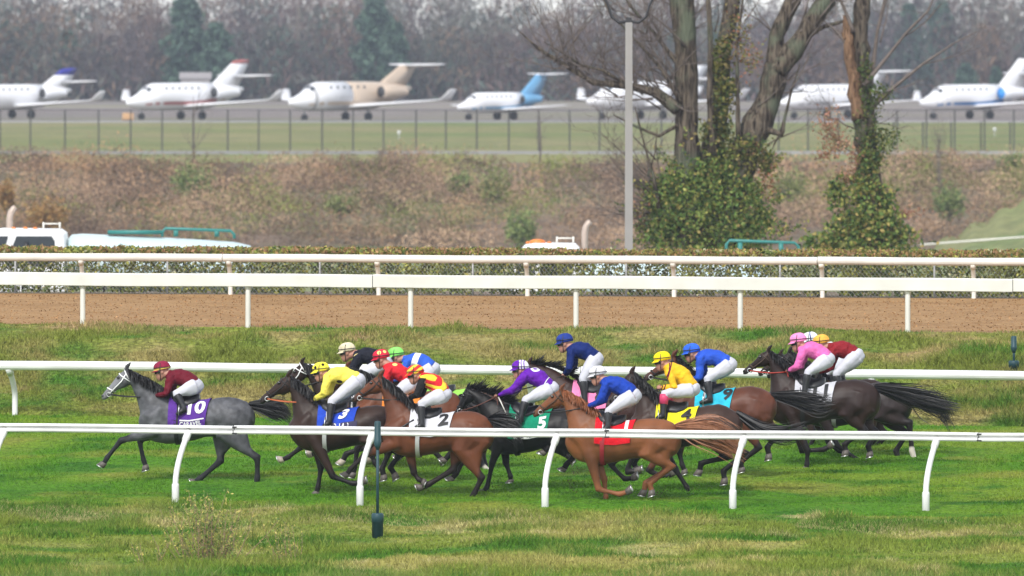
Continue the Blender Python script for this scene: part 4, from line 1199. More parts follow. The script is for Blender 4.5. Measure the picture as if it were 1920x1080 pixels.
def fabric(key, base, marks=(), stripes=None, rough=.6):
    """cloth; marks: (kind, centre (x, z), radius, colour, side) painted figures; stripes: (colour, direction, frequency, threshold)"""
    if key in MATS: return MATS[key]
    m = bpy.data.materials.new(key); m.use_nodes = True
    n = m.node_tree.nodes; l = m.node_tree.links; bs = n['Principled BSDF']
    bs.inputs['Roughness'].default_value = rough + .12; bs.inputs['Specular IOR Level'].default_value = .14
    tc = n.new('ShaderNodeTexCoord')
    rgb = n.new('ShaderNodeRGB'); rgb.outputs[0].default_value = (*base, 1); cur = rgb.outputs[0]
    def mixin(fac, col):
        nonlocal cur
        mx = n.new('ShaderNodeMix'); mx.data_type = 'RGBA'; l.new(fac, mx.inputs[0]); l.new(cur, mx.inputs[6]); mx.inputs[7].default_value = (*col, 1); cur = mx.outputs[2]
    def math_(op, a, b=None):
        nd = n.new('ShaderNodeMath'); nd.operation = op
        for i, v in enumerate((a, b)):
            if v is None: continue
            if isinstance(v, (int, float)): nd.inputs[i].default_value = v
            else: l.new(v, nd.inputs[i])
        return nd.outputs[0]
    if stripes:
        col, dv, fr, th = stripes
        vm = n.new('ShaderNodeVectorMath'); vm.operation = 'DOT_PRODUCT'; vm.inputs[1].default_value = dv
        l.new(tc.outputs['Object'], vm.inputs[0])
        sn = math_('SINE', math_('MULTIPLY', vm.outputs['Value'], fr))
        mixin(math_('GREATER_THAN', sn, th), col)
    for kind, ctr, r_, col in marks:
        vm = n.new('ShaderNodeVectorMath'); vm.operation = 'SUBTRACT'; vm.inputs[1].default_value = ctr
        l.new(tc.outputs['Object'], vm.inputs[0])
        if kind == 'band':
            d = n.new('ShaderNodeVectorMath'); d.operation = 'DOT_PRODUCT'; d.inputs[1].default_value = r_[1]
            l.new(vm.outputs[0], d.inputs[0])
            fac = math_('LESS_THAN', math_('ABSOLUTE', d.outputs['Value']), r_[0])
        else:
            ln = n.new('ShaderNodeVectorMath'); ln.operation = 'LENGTH'; l.new(vm.outputs[0], ln.inputs[0])
            fac = math_('LESS_THAN', ln.outputs['Value'], r_ if kind == 'dot' else r_[0])
            if kind == 'ring': fac = math_('MULTIPLY', fac, math_('GREATER_THAN', ln.outputs['Value'], r_[1]))
        mixin(fac, col)
    nz = n.new('ShaderNodeTexNoise'); nz.inputs['Scale'].default_value = 9; nz.inputs['Detail'].default_value = 3
    l.new(tc.outputs['Object'], nz.inputs['Vector'])
    mr = n.new('ShaderNodeMapRange'); mr.inputs['From Min'].default_value = .3; mr.inputs['From Max'].default_value = .7; mr.inputs['To Min'].default_value = .86; mr.inputs['To Max'].default_value = 1.12
    l.new(nz.outputs['Fac'], mr.inputs['Value'])
    vm = n.new('ShaderNodeVectorMath'); vm.operation = 'SCALE'; l.new(cur, vm.inputs[0]); l.new(mr.outputs[0], vm.inputs['Scale'])
    l.new(vm.outputs[0], bs.inputs['Base Color'])
    bp = n.new('ShaderNodeBump'); bp.inputs['Strength'].default_value = .8; bp.inputs['Distance'].default_value = .03
    nz2 = n.new('ShaderNodeTexNoise'); nz2.inputs['Scale'].default_value = 14; nz2.inputs['Detail'].default_value = 2
    l.new(tc.outputs['Object'], nz2.inputs['Vector']); l.new(nz2.outputs['Fac'], bp.inputs['Height']); l.new(bp.outputs['Normal'], bs.inputs['Normal'])
    MATS[key] = m
    return m

HEAD = 9.0   # degrees the field runs away from the picture plane
def horse(sp):
    t = sp['t']; W = sp['W']; C = sp['C']
    gp = near_far_at(W[0], t)
    s = F / gp.y
    pyg = HOR + (ZC - gp.z) * s
    cosH = math.cos(R(HEAD))
    def lp(p, y=0.0):  # picture point -> horse coordinates (x forward, y towards the camera, z up)
        return Vector(((W[0] - p[0]) / s / cosH + y * math.tan(R(HEAD)) * 0.0, y, (pyg - p[1]) / s))
    root = empty('horse', gp, math.pi - R(HEAD))
    tag(root, sp['label'], 'horse', 'race horses galloping in the field')
    w0 = lp(W); c0 = lp(C)
    vec = c0 - w0
    rot = math.atan2(-(vec.z + .0), -vec.x)        # trunk pitch
    kx = math.hypot(vec.x, vec.z) / .94
    def tp(x, z, y=0.0):
        x *= kx; c, s_ = math.cos(rot), math.sin(rot)
        return Vector((w0.x + x * c - z * s_, y, w0.z + x * s_ + z * c))
    g = G()
    rings = []
    N = 22
    for x, zt, zb, hw in TRUNK:
        rg = []
        for j in range(N):
            ph = 2 * math.pi * j / N
            cx, sx = math.cos(ph), math.sin(ph)
            rg.append(tp(x, (zt + zb) / 2 + (zt - zb) / 2 * cx, hw * sx * (1 - .16 * max(0, cx))))
        rings.append(rg)
    g.loft(rings)
    # head frame
    poll = lp(sp['poll']); muz = lp(sp['muz'])
    ax = (muz - poll); HL = ax.length; ax.normalize()
    nn = Vector((-ax.z, 0, ax.x))
    if nn.x < 0: nn = -nn
    if nn.z < -.2: nn = -nn
    kh = HL / .56
    HS = [(-.03, .02, -.09, .055), (.04, .052, -.13, .080), (.12, .066, -.168, .095), (.20, .062, -.15, .085), (.29, .05, -.095, .066), (.38, .042, -.07, .054), (.46, .04, -.07, .052), (.525, .03, -.066, .050), (.56, .008, -.05, .036), (.575, -.012, -.034, .016)]
    def hp(tt, o, y=0.0): return poll + ax * (tt * kh) + nn * (o * kh - .03) + Vector((0, y * kh, 0))
    rings = []
    for tt, fo, bo, hw in HS:
        rings.append([hp(tt, (fo + bo) / 2 + (fo - bo) / 2 * math.cos(2 * math.pi * j / 16), hw * math.sin(2 * math.pi * j / 16)) for j in range(16)])
    g.loft(rings)
    # neck between the topline and the underline
    thr = hp(.10, -.155); crest = hp(-.02, -.01)
    wt = tp(-.10, -.02); ch = tp(.36, -.47)
    rings = []
    arch = sp.get('arch', .02)
    for i, (k, hw) in enumerate(((0, .17), (.15, .155), (.35, .12), (.55, .098), (.78, .085), (1.0, .075))):
        a = wt.lerp(crest, k); b = ch.lerp(thr, k)
        up = (a - b).normalized()
        a = a + up * (arch * math.sin(math.pi * k)) - up * (.05 * math.sin(math.pi * min(1, k * 1.6)) if k < .6 else 0)
        b = b + up * (.05 * math.sin(math.pi * k))
        c_ = (a + b) / 2; e = (a - b) / 2
        rings.append([c_ + e * math.cos(2 * math.pi * j / 16) + Vector((0, hw * math.sin(2 * math.pi * j / 16) * (1 - .25 * max(0, math.cos(2 * math.pi * j / 16))), 0)) for j in range(16)])
    g.loft(rings)
    # ears
    for sg in (1, -1):
        e0 = hp(.0, .03, .055 * sg); e1 = hp(-.02, .045, .06 * sg) + Vector((-.02, 0, .035)) ; e2 = hp(-.05, .045, .055 * sg) + Vector((-.045 - .02 * (sg > 0), 0, .075))
        g.tube([e0, e1, e2], [.028, .026, .006], 8)
    # legs
    legs = []
    hooves = []
    for which, jn, fet, toe, yk in sp['legs']:
        sg = 1 if yk == 'near' else -1
        if which == 'F':
            y = .12 * sg
            K = lp(jn, y); Fe = lp(fet, y * .95); T = lp(toe, y * .95)
            base = tp(.03, -.60); d = K - Vector((base.x, 0, base.z))
            E = tp(.03, -.60) + Vector((max(-.10, min(.12, d.x * .18)), 0, .04)); E.y = .13 * sg
            shd = tp(.17, -.36); shd.y = .115 * sg
            upper = tp(.02, -.22); upper.y = .11 * sg
            mid = E.lerp(K, .38); ab = E.lerp(K, .86); cm = K.lerp(Fe, .5); bk = K.lerp(Fe, .16)
            pas = Fe.lerp(T, .45)
            pts = [upper, shd, E, mid, ab, K, bk, cm, K.lerp(Fe, .86), Fe, pas, Fe.lerp(T, .62)]
            ra = [.10, .17, .118, .082, .053, .056, .042, .035, .038, .046, .039, .046]
            rb = [.085, .122, .098, .070, .049, .050, .039, .032, .035, .042, .036, .044]
        else:
            y = .13 * sg
            K = lp(jn, y); Fe = lp(fet, y * .95); T = lp(toe, y * .95)
            base = tp(-.86, -.60)
            d = Vector((K.x - base.x, 0, K.z - base.z))
            St = base + Vector((max(-.06, min(.16, d.x * .22 + .05)), 0, max(-.06, min(.10, d.z * .15 + .07)))); St.y = .165 * sg
            hip = tp(-1.02, -.20); hip.y = .12 * sg
            but = tp(-1.16, -.40); but.y = .12 * sg
            th = hip.lerp(St, .55) + Vector((-.04, 0, 0)); th.y = .15 * sg
            mid = St.lerp(K, .42); mid.y = .15 * sg; ab = St.lerp(K, .84)
            cm = K.lerp(Fe, .5); pas = Fe.lerp(T, .45)
            back = (K - St).normalized(); 
            pts = [hip, th, St, mid, ab, K, K.lerp(Fe, .18), cm, K.lerp(Fe, .86), Fe, pas, Fe.lerp(T, .62)]
            ra = [.19, .215, .150, .098, .058, .068, .048, .040, .042, .050, .042, .048]
            rb = [.13, .15, .125, .082, .050, .054, .043, .036, .038, .045, .038, .046]
            g.tube([but, but.lerp(mid, .55), mid.lerp(K, .5)], [.15, .12, .06], 12, rad2=[.10, .085, .05], side=(0, 1, 0))
        g.tube(pts, ra, 12, rad2=rb, side=(0, 1, 0))
        legs.append((K, Fe, T, which))
        hooves.append((Fe, T, K))
    me = remesh(g, .0202, 2, 'horse_body')
    V = coords(me).astype(np.float64)
    nrm = np.empty(len(V) * 3, dtype=np.float32); me.vertices.foreach_get('normal', nrm); nrm = nrm.reshape(-1, 3)
    bodyw = np.clip((V[:, 2] - (w0.z - .80)) / .15, 0, 1) * np.clip((w0.x + .75 - V[:, 0]) / .25, 0, 1)
    sd_ = W[0] * .37
    musc = fbm(V[:, 0] * 4.2 + V[:, 2] * 1.5, V[:, 2] * 3.0 - V[:, 0] * 1.2 + V[:, 1], sd_, 2) * .015 + fbm(V[:, 0] * 9, V[:, 2] * 6 + V[:, 1] * 3, sd_ + 2, 2) * .006
    for ctr, rad_, am in ((tp(-.84, -.42), .085, -.020), (tp(.0, -.46), .075, -.018), (tp(-.98, -.52), .05, -.014), (tp(.20, -.52), .05, -.014)):
        dd = np.hypot(V[:, 0] - ctr.x, (V[:, 2] - ctr.z) * .45)
        musc = musc + am * np.exp(-(dd / rad_) ** 2) * (np.abs(V[:, 1]) > .1)
    V = V + nrm * (musc * bodyw)[:, None]
    me.vertices.foreach_set('co', V.astype(np.float32).ravel()); me.update()
    base = np.array(sp['coat'])
    col = np.tile(base, (len(V), 1)).astype(np.float32)
    # slow pigment drift: darker along the back, warmer flank
    nz = fbm(V[:, 0] * 2.3 + V[:, 1], V[:, 2] * 2.3, W[0] * .01, 3)[:, None]
    top_ = np.clip((V[:, 2] - (w0.z - .32)) / .3, 0, 1)[:, None]
    col *= (1 + .38 * nz) * (1 - .18 * top_)
    pts_c = np.array(sp.get('points', (0.012, 0.010, 0.010)))
    for i, (K, Fe, T, which) in enumerate(legs):
        above = K + (K - Fe).normalized() * .10
        dd = np.minimum(seg_dist(V, above, Fe), seg_dist(V, Fe, T))
        k = np.clip(1 - (dd - .055) / .05, 0, 1)[:, None]
        if sp.get('dark_legs', True): col = col * (1 - k) + pts_c * k
        if i in sp.get('socks', ()):
            dd = np.minimum(seg_dist(V, K.lerp(Fe, sp.get('sock_from', .55)), Fe), seg_dist(V, Fe, T))
            k = np.clip(1 - (dd - .05) / .02, 0, 1)[:, None]
            col = col * (1 - k) + np.array((.55, .50, .44)) * k
    dm = np.linalg.norm(V - np.array(hp(.55, -.02)), axis=1)
    k = np.clip(1 - (dm - .07) / .09, 0, 1)[:, None] * sp.get('muzzle_dark', .7)
    col = col * (1 - k) + np.array((.03, .026, .026)) * k
    if sp.get('grey'):
        dface = seg_dist(V, hp(.1, 0), hp(.5, 0))
        dap = np.clip(fbm(V[:, 0] * 16 + V[:, 1] * 5, V[:, 2] * 16, 4.4, 2) * 1.6, -.5, 1)[:, None] * np.clip((V[:, 2] - w0.z + .75) / .2, 0, 1)[:, None]
        col = col * (1 + .38 * dap)
        k = np.clip(1 - (dface - .06) / .10, 0, 1)[:, None] * .40
        col = col * (1 - k) + np.array((.30, .30, .32)) * k
    if sp.get('blaze'):
        dface = seg_dist(V, hp(.12, .07), hp(.5, .05)); k = np.clip(1 - (dface - .02) / .012, 0, 1)[:, None]
        col = col * (1 - k) + np.array((.55, .5, .45)) * k
    set_col(me, np.clip(col, .003, .9))
    body = link('body', me, M_greycoat if sp.get('grey') else M_coat, root)
    # hooves
    for i, (Fe, T, K) in enumerate(hooves):
        d = (T - Fe).normalized(); c0_ = Fe.lerp(T, .52)
        fwd = d.cross(Vector((0, 1, 0))).normalized()
        if fwd.x < 0: fwd = -fwd
        if fwd.dot(Fe - K) < -.02 and abs(d.z) < .6: pass
        g = G(); rings = []
        for kk, r_, sh in ((0, .046, 0), (.5, .055, .012), (1.0, .064, .026)):
            cc = c0_ + (T - c0_) * kk + fwd * sh
            rings.append([cc + fwd * r_ * math.cos(2 * math.pi * j / 12) + Vector((0, r_ * .85 * math.sin(2 * math.pi * j / 12), 0)) for j in range(12)])
        g.loft(rings); ho = g.build('hoof', M_palehoof if (i in sp.get('socks', ()) or sp.get('pale_hoof')) else M_hoof, root)
        g = G()
        cc = T + fwd * .026 + d * .004
        g.tube([cc + fwd * .056 * math.cos(a) + Vector((0, .048 * math.sin(a), 0)) for a in [math.pi * (-.75 + 1.5 * j / 10) for j in range(11)]], .009, 6)
        g.build('horseshoe', M_steel, ho)
    # eyes and nostrils
    for sg in (1, -1):
        g = G(); g.ell(hp(.155, .028, .083 * sg), (.026, .014, .020), 10, 6); g.build('eye', M_eye, root)
        g = G(); g.ell(hp(.527, .012, .046 * sg), (.020, .012, .014), 8, 6); g.build('nostril', M_eye, root)
    # mane, forelock, tail
    mm = sp.get('mane', (0.010, 0.009, 0.009))
    M_hair = mat('hair_%d' % int(mm[0] * 1000), mm, rough=0.5, var=0.25, scale=20, spec=0.4)
    wild = sp.get('wild', .35)
    paths = []
    for i in range(620):
        k = rng.uniform(.08, 1.02)
        a = wt.lerp(crest, k); b = ch.lerp(thr, k); up = (a - b).normalized()
        a = a + up * (arch * math.sin(math.pi * min(1, k)) + .012)
        ln = rng.uniform(.05, .13) * (1.0 + wild * .35 * math.sin(k * 23 + W[0]))
        sgn = 1 if rng.uniform() < .75 else -1
        d0 = up * (.25 + wild * rng.uniform(0, 1.1)) + Vector((-.35 * rng.uniform(.3, 1.6) - wild * .5, rng.normal() * .35, rng.normal() * .15))
        p = []
        for q in np.linspace(0, 1, 5):
            pt = a + d0 * (ln * q) + Vector((0, sgn * (.05 + .05 * (1 - wild)) * math.sqrt(q) * 1.3, -.16 * (1 - min(1, wild)) * q * q))
            pt = pt - up * (.11 * (1 - wild) * q)
            p.append(pt)
        paths.append(np.array(p) + rng.normal(size=3) * .006)
    for i in range(30):
        a = hp(-.01, .05, rng.uniform(-.03, .03)); p = [a + (ax * .14 * q + Vector((-.05 * q, 0, .02 * q * wild))) + Vector((0, rng.normal() * .012 * q, 0)) for q in np.linspace(0, 1, 4)]
        paths.append(np.array(p))
    Vh, Qh = ribbons(paths, .011)
    link('mane', npmesh('mane', Vh, quads=Qh), M_hair, root)
    tm = sp.get('tailcol', mm)
    M_tail = mat('hair_%d' % int(tm[0] * 1000), tm, rough=0.5, var=0.25, scale=20, spec=0.4)
    t0 = tp(-1.25, -.13)
    tail = [t0] + [lp(q) for q in sp['tail']]
    tail = [np.array(q) for q in tail]
    spread = sp.get('tspread', .10)
    paths = []
    for i in range(int(sp.get('tn', 420) * 1.15)):
        jit = rng.normal(size=3) * np.array([.5, 1, 1])
        cut = rng.uniform(.55, 1.0)
        ph = rng.uniform(0, 6.28)
        p = []
        m_ = 9
        for q in np.linspace(0, cut, m_):
            f = q * (len(tail) - 1); k = min(int(f), len(tail) - 2); w = f - k
            # smooth interpolation through the control points
            p0, p1, p2, p3 = tail[max(k - 1, 0)], tail[k], tail[k + 1], tail[min(k + 2, len(tail) - 1)]
            pt = .5 * ((2 * p1) + (-p0 + p2) * w + (2 * p0 - 5 * p1 + 4 * p2 - p3) * w * w + (-p0 + 3 * p1 - 3 * p2 + p3) * w ** 3)
            env = .028 + spread * math.sin(min(1, q * 1.15) * math.pi * .62) ** 1.2
            pt = pt + jit * env * .55 + np.array([0, 0, .02 * math.sin(ph + q * 7) * q])
            p.append(pt)
        paths.append(np.array(p))
    Vh, Qh = ribbons(paths, .0105)
    link('tail', npmesh('tail', Vh, quads=Qh), M_tail, root)
    # bridle
    strap = mat('bridle_' + sp.get('bridle', 'black'), {'black': (.012, .011, .011), 'white': (.75, .75, .75), 'brown': (.05, .028, .016)}[sp.get('bridle', 'black')], rough=.5)
    br = None
    def hring(tt, grow=1.04, shear=0.0):
        for i in range(len(HS) - 1):
            if HS[i][0] <= tt <= HS[i + 1][0]:
                w = (tt - HS[i][0]) / (HS[i + 1][0] - HS[i][0]); fo, bo, hw = [HS[i][k] * (1 - w) + HS[i + 1][k] * w for k in (1, 2, 3)]; break
        out = []
        for j in range(17):
            a = 2 * math.pi * j / 16
            o = (fo + bo) / 2 + (fo - bo) / 2 * grow * math.cos(a)
            out.append(hp(tt + shear * math.cos(a), o, hw * (grow + .03) * math.sin(a)))
        return out
    g = G(); g.tube(hring(.37, 1.06, .02), .011, 5, caps=False); br = g.build('bridle', strap, root)
    g = G(); g.tube(hring(.035, 1.07, -.03), .010, 5, caps=False); g.build('headpiece', strap, br)
    g = G(); g.tube(hring(.09, 1.07, .02), .009, 5, caps=False); g.build('browband', strap, br)
    bit = {}
    for sg in (1, -1):
        top_ = hp(.03, -.02, .085 * sg); b_ = hp(.44, -.045, .056 * sg)
        bit[sg] = b_
        g = G(); g.tube([top_, hp(.16, -.05, .098 * sg), hp(.30, -.045, .076 * sg), b_], .009, 5); g.build('cheek_strap', strap, br)
        g = G(); g.tube([b_ + ax * (.032 * math.cos(a)) + nn * (.032 * math.sin(a)) + Vector((0, .004 * sg, 0)) for a in [2 * math.pi * j / 12 for j in range(13)]], .006, 5, caps=False); g.build('bit_ring', M_steel, br)
    # saddlecloth with its number, saddle and girth
    xa, xb = sp.get('cloth_x', (-.06, -.68)); arcm = sp.get('arc', .60)
    def sp_pt(x, arc, off): 
        p = trunk_pt(x, arc, off)
        return tp(p.x, p.z, p.y)
    m_cl = fabric('saddlecloth_' + sp['clkey'], sp['cloth'], rough=.7)
    g = G(); nx, na = 14, 26
    Vc = []
    for i in range(nx + 1):
        for j in range(na + 1):
            x = xa + (xb - xa) * i / nx; a = -arcm + 2 * arcm * j / na
            k = abs(a) / arcm
            x += .06 * k * (i / nx - .3)
            off = .020 + .006 * math.sin(x * 31 + a * 5) * k + .01 * k * math.sin(i * 1.1)
            if sp.get('flap') and k > .55: off += .05 * (k - .55) * math.sin(i * .9)
            Vc.append(sp_pt(x, a, off))
    g.add(Vc, [(i * (na + 1) + j, i * (na + 1) + j + 1, (i + 1) * (na + 1) + j + 1, (i + 1) * (na + 1) + j) for i in range(nx) for j in range(na)])
    cl = g.build('saddlecloth', m_cl, root)
    def put_text(body_, size, cx, ca, m_, nm, bold=0.0, sx=1.0, skew=0.0):
        vs, fs = text_mesh(body_, size, bold)
        g = G(); out = []
        for v in vs:
            x = cx - (v.x * sx + v.y * skew); a = ca - v.y
            k = abs(a) / arcm
            out.append(sp_pt(x, a, .034 + .006 * math.sin(x * 31 + a * 5) * k))
        g.add(out, fs); g.build(nm, m_, cl, smooth=True)
    if sp.get('num'):
        m_n = mat('print_' + sp['numcol'], {'white': (.68, .68, .70), 'black': (.012, .012, .014)}[sp['numcol']], rough=.6, var=.04)
        put_text(sp['num'], sp.get('numsize', .30), sp.get('numx', -.47), sp.get('numa', .30), m_n, 'number', .012, sp.get('numsx', .95), sp.get('skew', 0.0))
    if sp.get('name'):
        # name band along the lower edge
        ca = arcm - .055
        if sp.get('bandcol'):
            g = G(); Vb = []
            for i in range(11):
                x = xa - .12 + (xb - xa + .10) * i / 10
                for a in (ca - .05, ca, ca + .05): Vb.append(sp_pt(x, a, .031))
            g.add(Vb, [(i * 3 + j, i * 3 + j + 1, i * 3 + j + 4, i * 3 + j + 3) for i in range(10) for j in range(2)])
            g.build('name_band', mat('band_' + sp['bandcol'], {'navy': (.02, .015, .06), 'white': (.75, .75, .76)}[sp['bandcol']], rough=.65), cl)
        m_n = mat('print_' + sp.get('namecol', 'white'), {'white': (.82, .82, .84), 'purple': (.09, .03, .25)}[sp.get('namecol', 'white')], rough=.6, var=.04)
        put_text(sp['name'], .095, sp.get('namex', -.42), ca, m_n, 'name', .003, .8)
    if sp.get('rule'):
        g = G(); Vb = []
        for i in range(11):
            x = xa - .20 + (xb - xa + .26) * i / 10
            for a in (arcm - .125, arcm - .105): Vb.append(sp_pt(x, a, .034))
        g.add(Vb, [(i * 2, i * 2 + 1, i * 2 + 3, i * 2 + 2) for i in range(10)]); g.build('rule', MATS['print_white'], cl)
    g = G(); rings = []
    for x, k, up in ((-.08, .45, .03), (-.14, .75, .055), (-.24, .9, .045), (-.36, .85, .05), (-.46, .6, .075), (-.50, .35, .07)):
        rg = []
        for j in range(12):
            a = (-.30 + .60 * j / 11) * k
            rg.append(sp_pt(x, a, .03 + up * math.cos(a / (.30 * k) * 1.45)))
        rings.append(rg + [sp_pt(x, .30 * k, .012), sp_pt(x, -.30 * k, .012)])
    g.loft(rings); sd = g.build('saddle', M_black, root)
    m_g = mat('girth_' + sp.get('girth', 'grey'), {'grey': (.42, .42, .43), 'black': (.012, .012, .013), 'red': (.30, .02, .03)}[sp.get('girth', 'grey')], rough=.7)
    g = G(); rings = []
    for x in (-.17, -.235):
        rings.append([sp_pt(x, a, .022) for a in [(-1 + 2 * j / 40) * math.pi * .33 for j in range(40)]])
    g.loft(rings, caps=False); g.build('girth', m_g, sd)
    if sp.get('breastplate'):
        g = G(); g.tube([sp_pt(-.12, .34, .03), tp(.12, -.36, .215), tp(.30, -.40, .165), tp(.40, -.44, .03), tp(.30, -.40, -.165), tp(.1, -.36, -.21)], .012, 6); g.build('breastplate', M_black, root)
    # reins to the hands
    jk = sp['j']
    hand = lp(jk['hand'])
    rc = {'black': (.012, .011, .011), 'red': (.35, .03, .02), 'orange': (.50, .12, .04), 'brown': (.09, .03, .02)}[sp.get('reins', 'black')]
    for sg in (1, -1):
        a = bit[sg]; h_ = Vector((hand.x + .02, .055 * sg, hand.z - .015))
        pts = [a.lerp(h_, q) + Vector((0, .05 * sg * math.sin(math.pi * q), -.025 * math.sin(math.pi * q))) for q in np.linspace(0, 1, 7)]
        g = G(); g.tube(pts, .010, 5)
        if sg == 1: g.tube([h_, h_ + Vector((-.02, .02, -.13)), h_ + Vector((-.06, .01, -.26)), h_ + Vector((-.11, -.01, -.14)), Vector((hand.x - .03, -.05, hand.z - .02))], .009, 5)
        g.build('rein', mat('rein_' + sp.get('reins', 'black'), rc, rough=.6), br)
    jockey(sp, root, lp, w0, s)
    return root

def jockey(sp, hroot, lp, w0, s):
    jk = sp['j']
    hel = lp(jk['helmet']); sh = lp(jk['sh']); el = lp(jk['el']); ha = lp(jk['hand']); hip = lp(jk['hip']); kn = lp(jk['kn']); an = lp(jk['an'])
    toe = an + Vector((.155, 0, -.065)) if 'toe' not in jk else lp(jk['toe'])
    off = Vector((an.x, 0, an.z - .1))
    M4 = Matrix.Translation(hroot.location) @ Matrix.Rotation(hroot.rotation_euler.z, 4, 'Z')
    root = empty('person', M4 @ off, hroot.rotation_euler.z)
    tag(root, sp['jlabel'], 'person', 'jockeys riding in the field')
    def B(g, name, m, parent=root, smooth=True): return g.build(name, m, parent, off, smooth)
    def RM(g, vox, sm, name):
        me = remesh(g, vox, sm, name); V = coords(me) - np.array(off, dtype=np.float32); me.vertices.foreach_set('co', V.ravel()); me.update(); return me
    yk, ya = .235, .285
    # head frame: facing forward, chin tucked a little
    tilt = R(jk.get('tilt', 12))
    fw = Vector((math.cos(tilt), 0, -math.sin(tilt))); up = Vector((math.sin(tilt), 0, math.cos(tilt))); sd = Vector((0, 1, 0))
    hc = hel - up * .045
    def HP(f, u, y=0.0): return hc + fw * f + up * u + sd * y
    ush = (sh - hip).normalized()
    perp = Vector((-ush.z, 0, ush.x))
    if perp.z < 0: perp = -perp
    mid = hip.lerp(sh, .5) + perp * .045
    neck0 = sh + ush * .03 + perp * .02
    def torso(g, gr):
        P_ = [hip + ush * .02, hip.lerp(sh, .25) + perp * .025, mid, hip.lerp(sh, .75) + perp * .035, sh + perp * .012, sh + ush * .06 + perp * .012, neck0 + (hc - neck0) * .45]
        g.tube(P_, [.105 + gr, .105 + gr, .115 + gr, .118 + gr, .095 + gr, .066 + gr, .052 + gr], 16, rad2=[.145 + gr, .14 + gr, .155 + gr, .175 + gr, .165 + gr, .085 + gr, .052 + gr], side=(0, 1, 0))
    def arms(g, gr, end=1.0, r0=.052):
        for sg in (1, -1):
            S_ = sh + Vector((0, .165 * sg, -.01)); E = Vector((el.x, .225 * sg, el.z)); H_ = Vector((ha.x, .06 * sg, ha.z))
            W_ = E.lerp(H_, end)
            g.tube([S_ - ush * .03, S_, S_.lerp(E, .5), E, E.lerp(W_, .5), W_], [.06 + gr, .062 + gr, .050 + gr, .043 + gr, .036 + gr, .026 + gr], 10)
    def thighs(g, gr):
        g.ell(hip + Vector((0, 0, -.005)) + ush * .01, (.125 + gr, .150 + gr, .112 + gr), 16, 10)
        g.tube([hip - ush * .04, hip + ush * .10], [.10 + gr, .10 + gr], 14, rad2=[.13 + gr, .14 + gr], side=(0, 1, 0))
        for sg in (1, -1):
            h0 = hip + Vector((0, .085 * sg, -.01)); k0 = Vector((kn.x, yk * sg, kn.z))
            g.tube([h0, h0.lerp(k0, .35), h0.lerp(k0, .75), k0, k0 + (Vector((an.x, ya * sg, an.z)) - k0) * .24], [.118 + gr, .105 + gr, .075 + gr, .062 + gr, .052 + gr], 14)
    def shins(g, gr, k0=0.0):
        for sg in (1, -1):
            a = Vector((kn.x, yk * sg, kn.z)); b = Vector((an.x, ya * sg, an.z)); c = Vector((toe.x, (ya + .02) * sg, toe.z))
            hl = b + (b - c).normalized() * .05 + Vector((0, 0, -.045))
            g.tube([a.lerp(b, k0), a.lerp(b, .3), a.lerp(b, .75), b], [.055 + gr, .056 + gr, .042 + gr, .040 + gr], 12)
            g.tube([hl, hl.lerp(c, .35) + Vector((0, 0, .012)), hl.lerp(c, .75), c], [.034 + gr, .042 + gr, .034 + gr, .020 + gr], 10, rad2=[.03 + gr, .036 + gr, .038 + gr, .026 + gr], side=(0, 1, 0))
    # the body: one continuous mesh
    g = G()
    torso(g, -.012); arms(g, -.008); thighs(g, -.012); shins(g, -.010)
    me = RM(g, .019, 1, 'rider_body')
    g = G()
    g.tube([neck0 - ush * .08, neck0 + (hc - neck0) * .4, HP(-.02, -.05)], [.074, .064, .060], 12)
    rings = []
    for u, f, a, b in ((-.135, .052, .022, .020), (-.12, .050, .044, .036), (-.095, .034, .068, .052), (-.06, .022, .082, .062), (-.02, .012, .092, .070), (.03, .004, .098, .075), (.07, 0, .094, .073), (.105, -.005, .07, .055), (.125, -.008, .03, .025)):
        rings.append([HP(f + a * math.cos(2 * math.pi * j / 16), u, b * math.sin(2 * math.pi * j / 16)) for j in range(16)])
    g.loft(rings)
    g.tube([HP(.095, .02), HP(.118, -.025), HP(.092, -.042)], [.012, .018, .010], 8)       # nose
    g.ell(HP(.098, -.072), (.016, .026, .012), 8, 6)                                       # mouth
    for sg in (1, -1): g.ell(HP(-.008, -.015, .072 * sg), (.022, .012, .032), 8, 6)        # ears
    mh = RM(g, .0085, 2, 'rider_head')
    # hands: palm, four unequal bent fingers closed on the reins, thumb from the side of the palm
    gh = G()
    for sg in (1, -1):
        H_ = Vector((ha.x, .06 * sg, ha.z)); E = Vector((el.x, .225 * sg, el.z)); d = (H_ - E).normalized()
        q = Vector((0, -sg, 0)); q = (q - d * q.dot(d)).normalized(); v = d.cross(q)
        if v.z > 0: v = -v
        gh.ell(H_ + d * .03, (.040, .026, .034), 10, 8)
        for i, ln in enumerate((.030, .034, .032, .026)):
            b = H_ + d * .055 + v * (-.027 + .018 * i)
            gh.tube([b - d * .01, b + d * ln * .7 + q * .002, b + d * ln * .75 + q * .022, b + d * ln * .1 + q * .034, b - d * .012 + q * .028], [.0095, .0092, .0088, .008, .006], 6)
        b = H_ + d * .012 - v * .028
        gh.tube([b, b + d * .03 - v * .012 + q * .010, b + d * .052 - v * .006 + q * .024], [.011, .0095, .007], 6)
    nv = len(me.vertices)
    bm = bmesh.new(); bm.from_mesh(me); bm.from_mesh(mh); bpy.data.meshes.remove(mh)
    hv = [bm.verts.new(Vector(p) - off) for p in gh.v]
    for f_ in gh.f:
        try: bm.faces.new([hv[i] for i in f_]).smooth = True
        except ValueError: pass
    bm.to_mesh(me); bm.free()
    link('body', me, jk.get('skin') or M_skin, root)
    # silks
    g = G(); torso(g, .012); jack_arms = G()
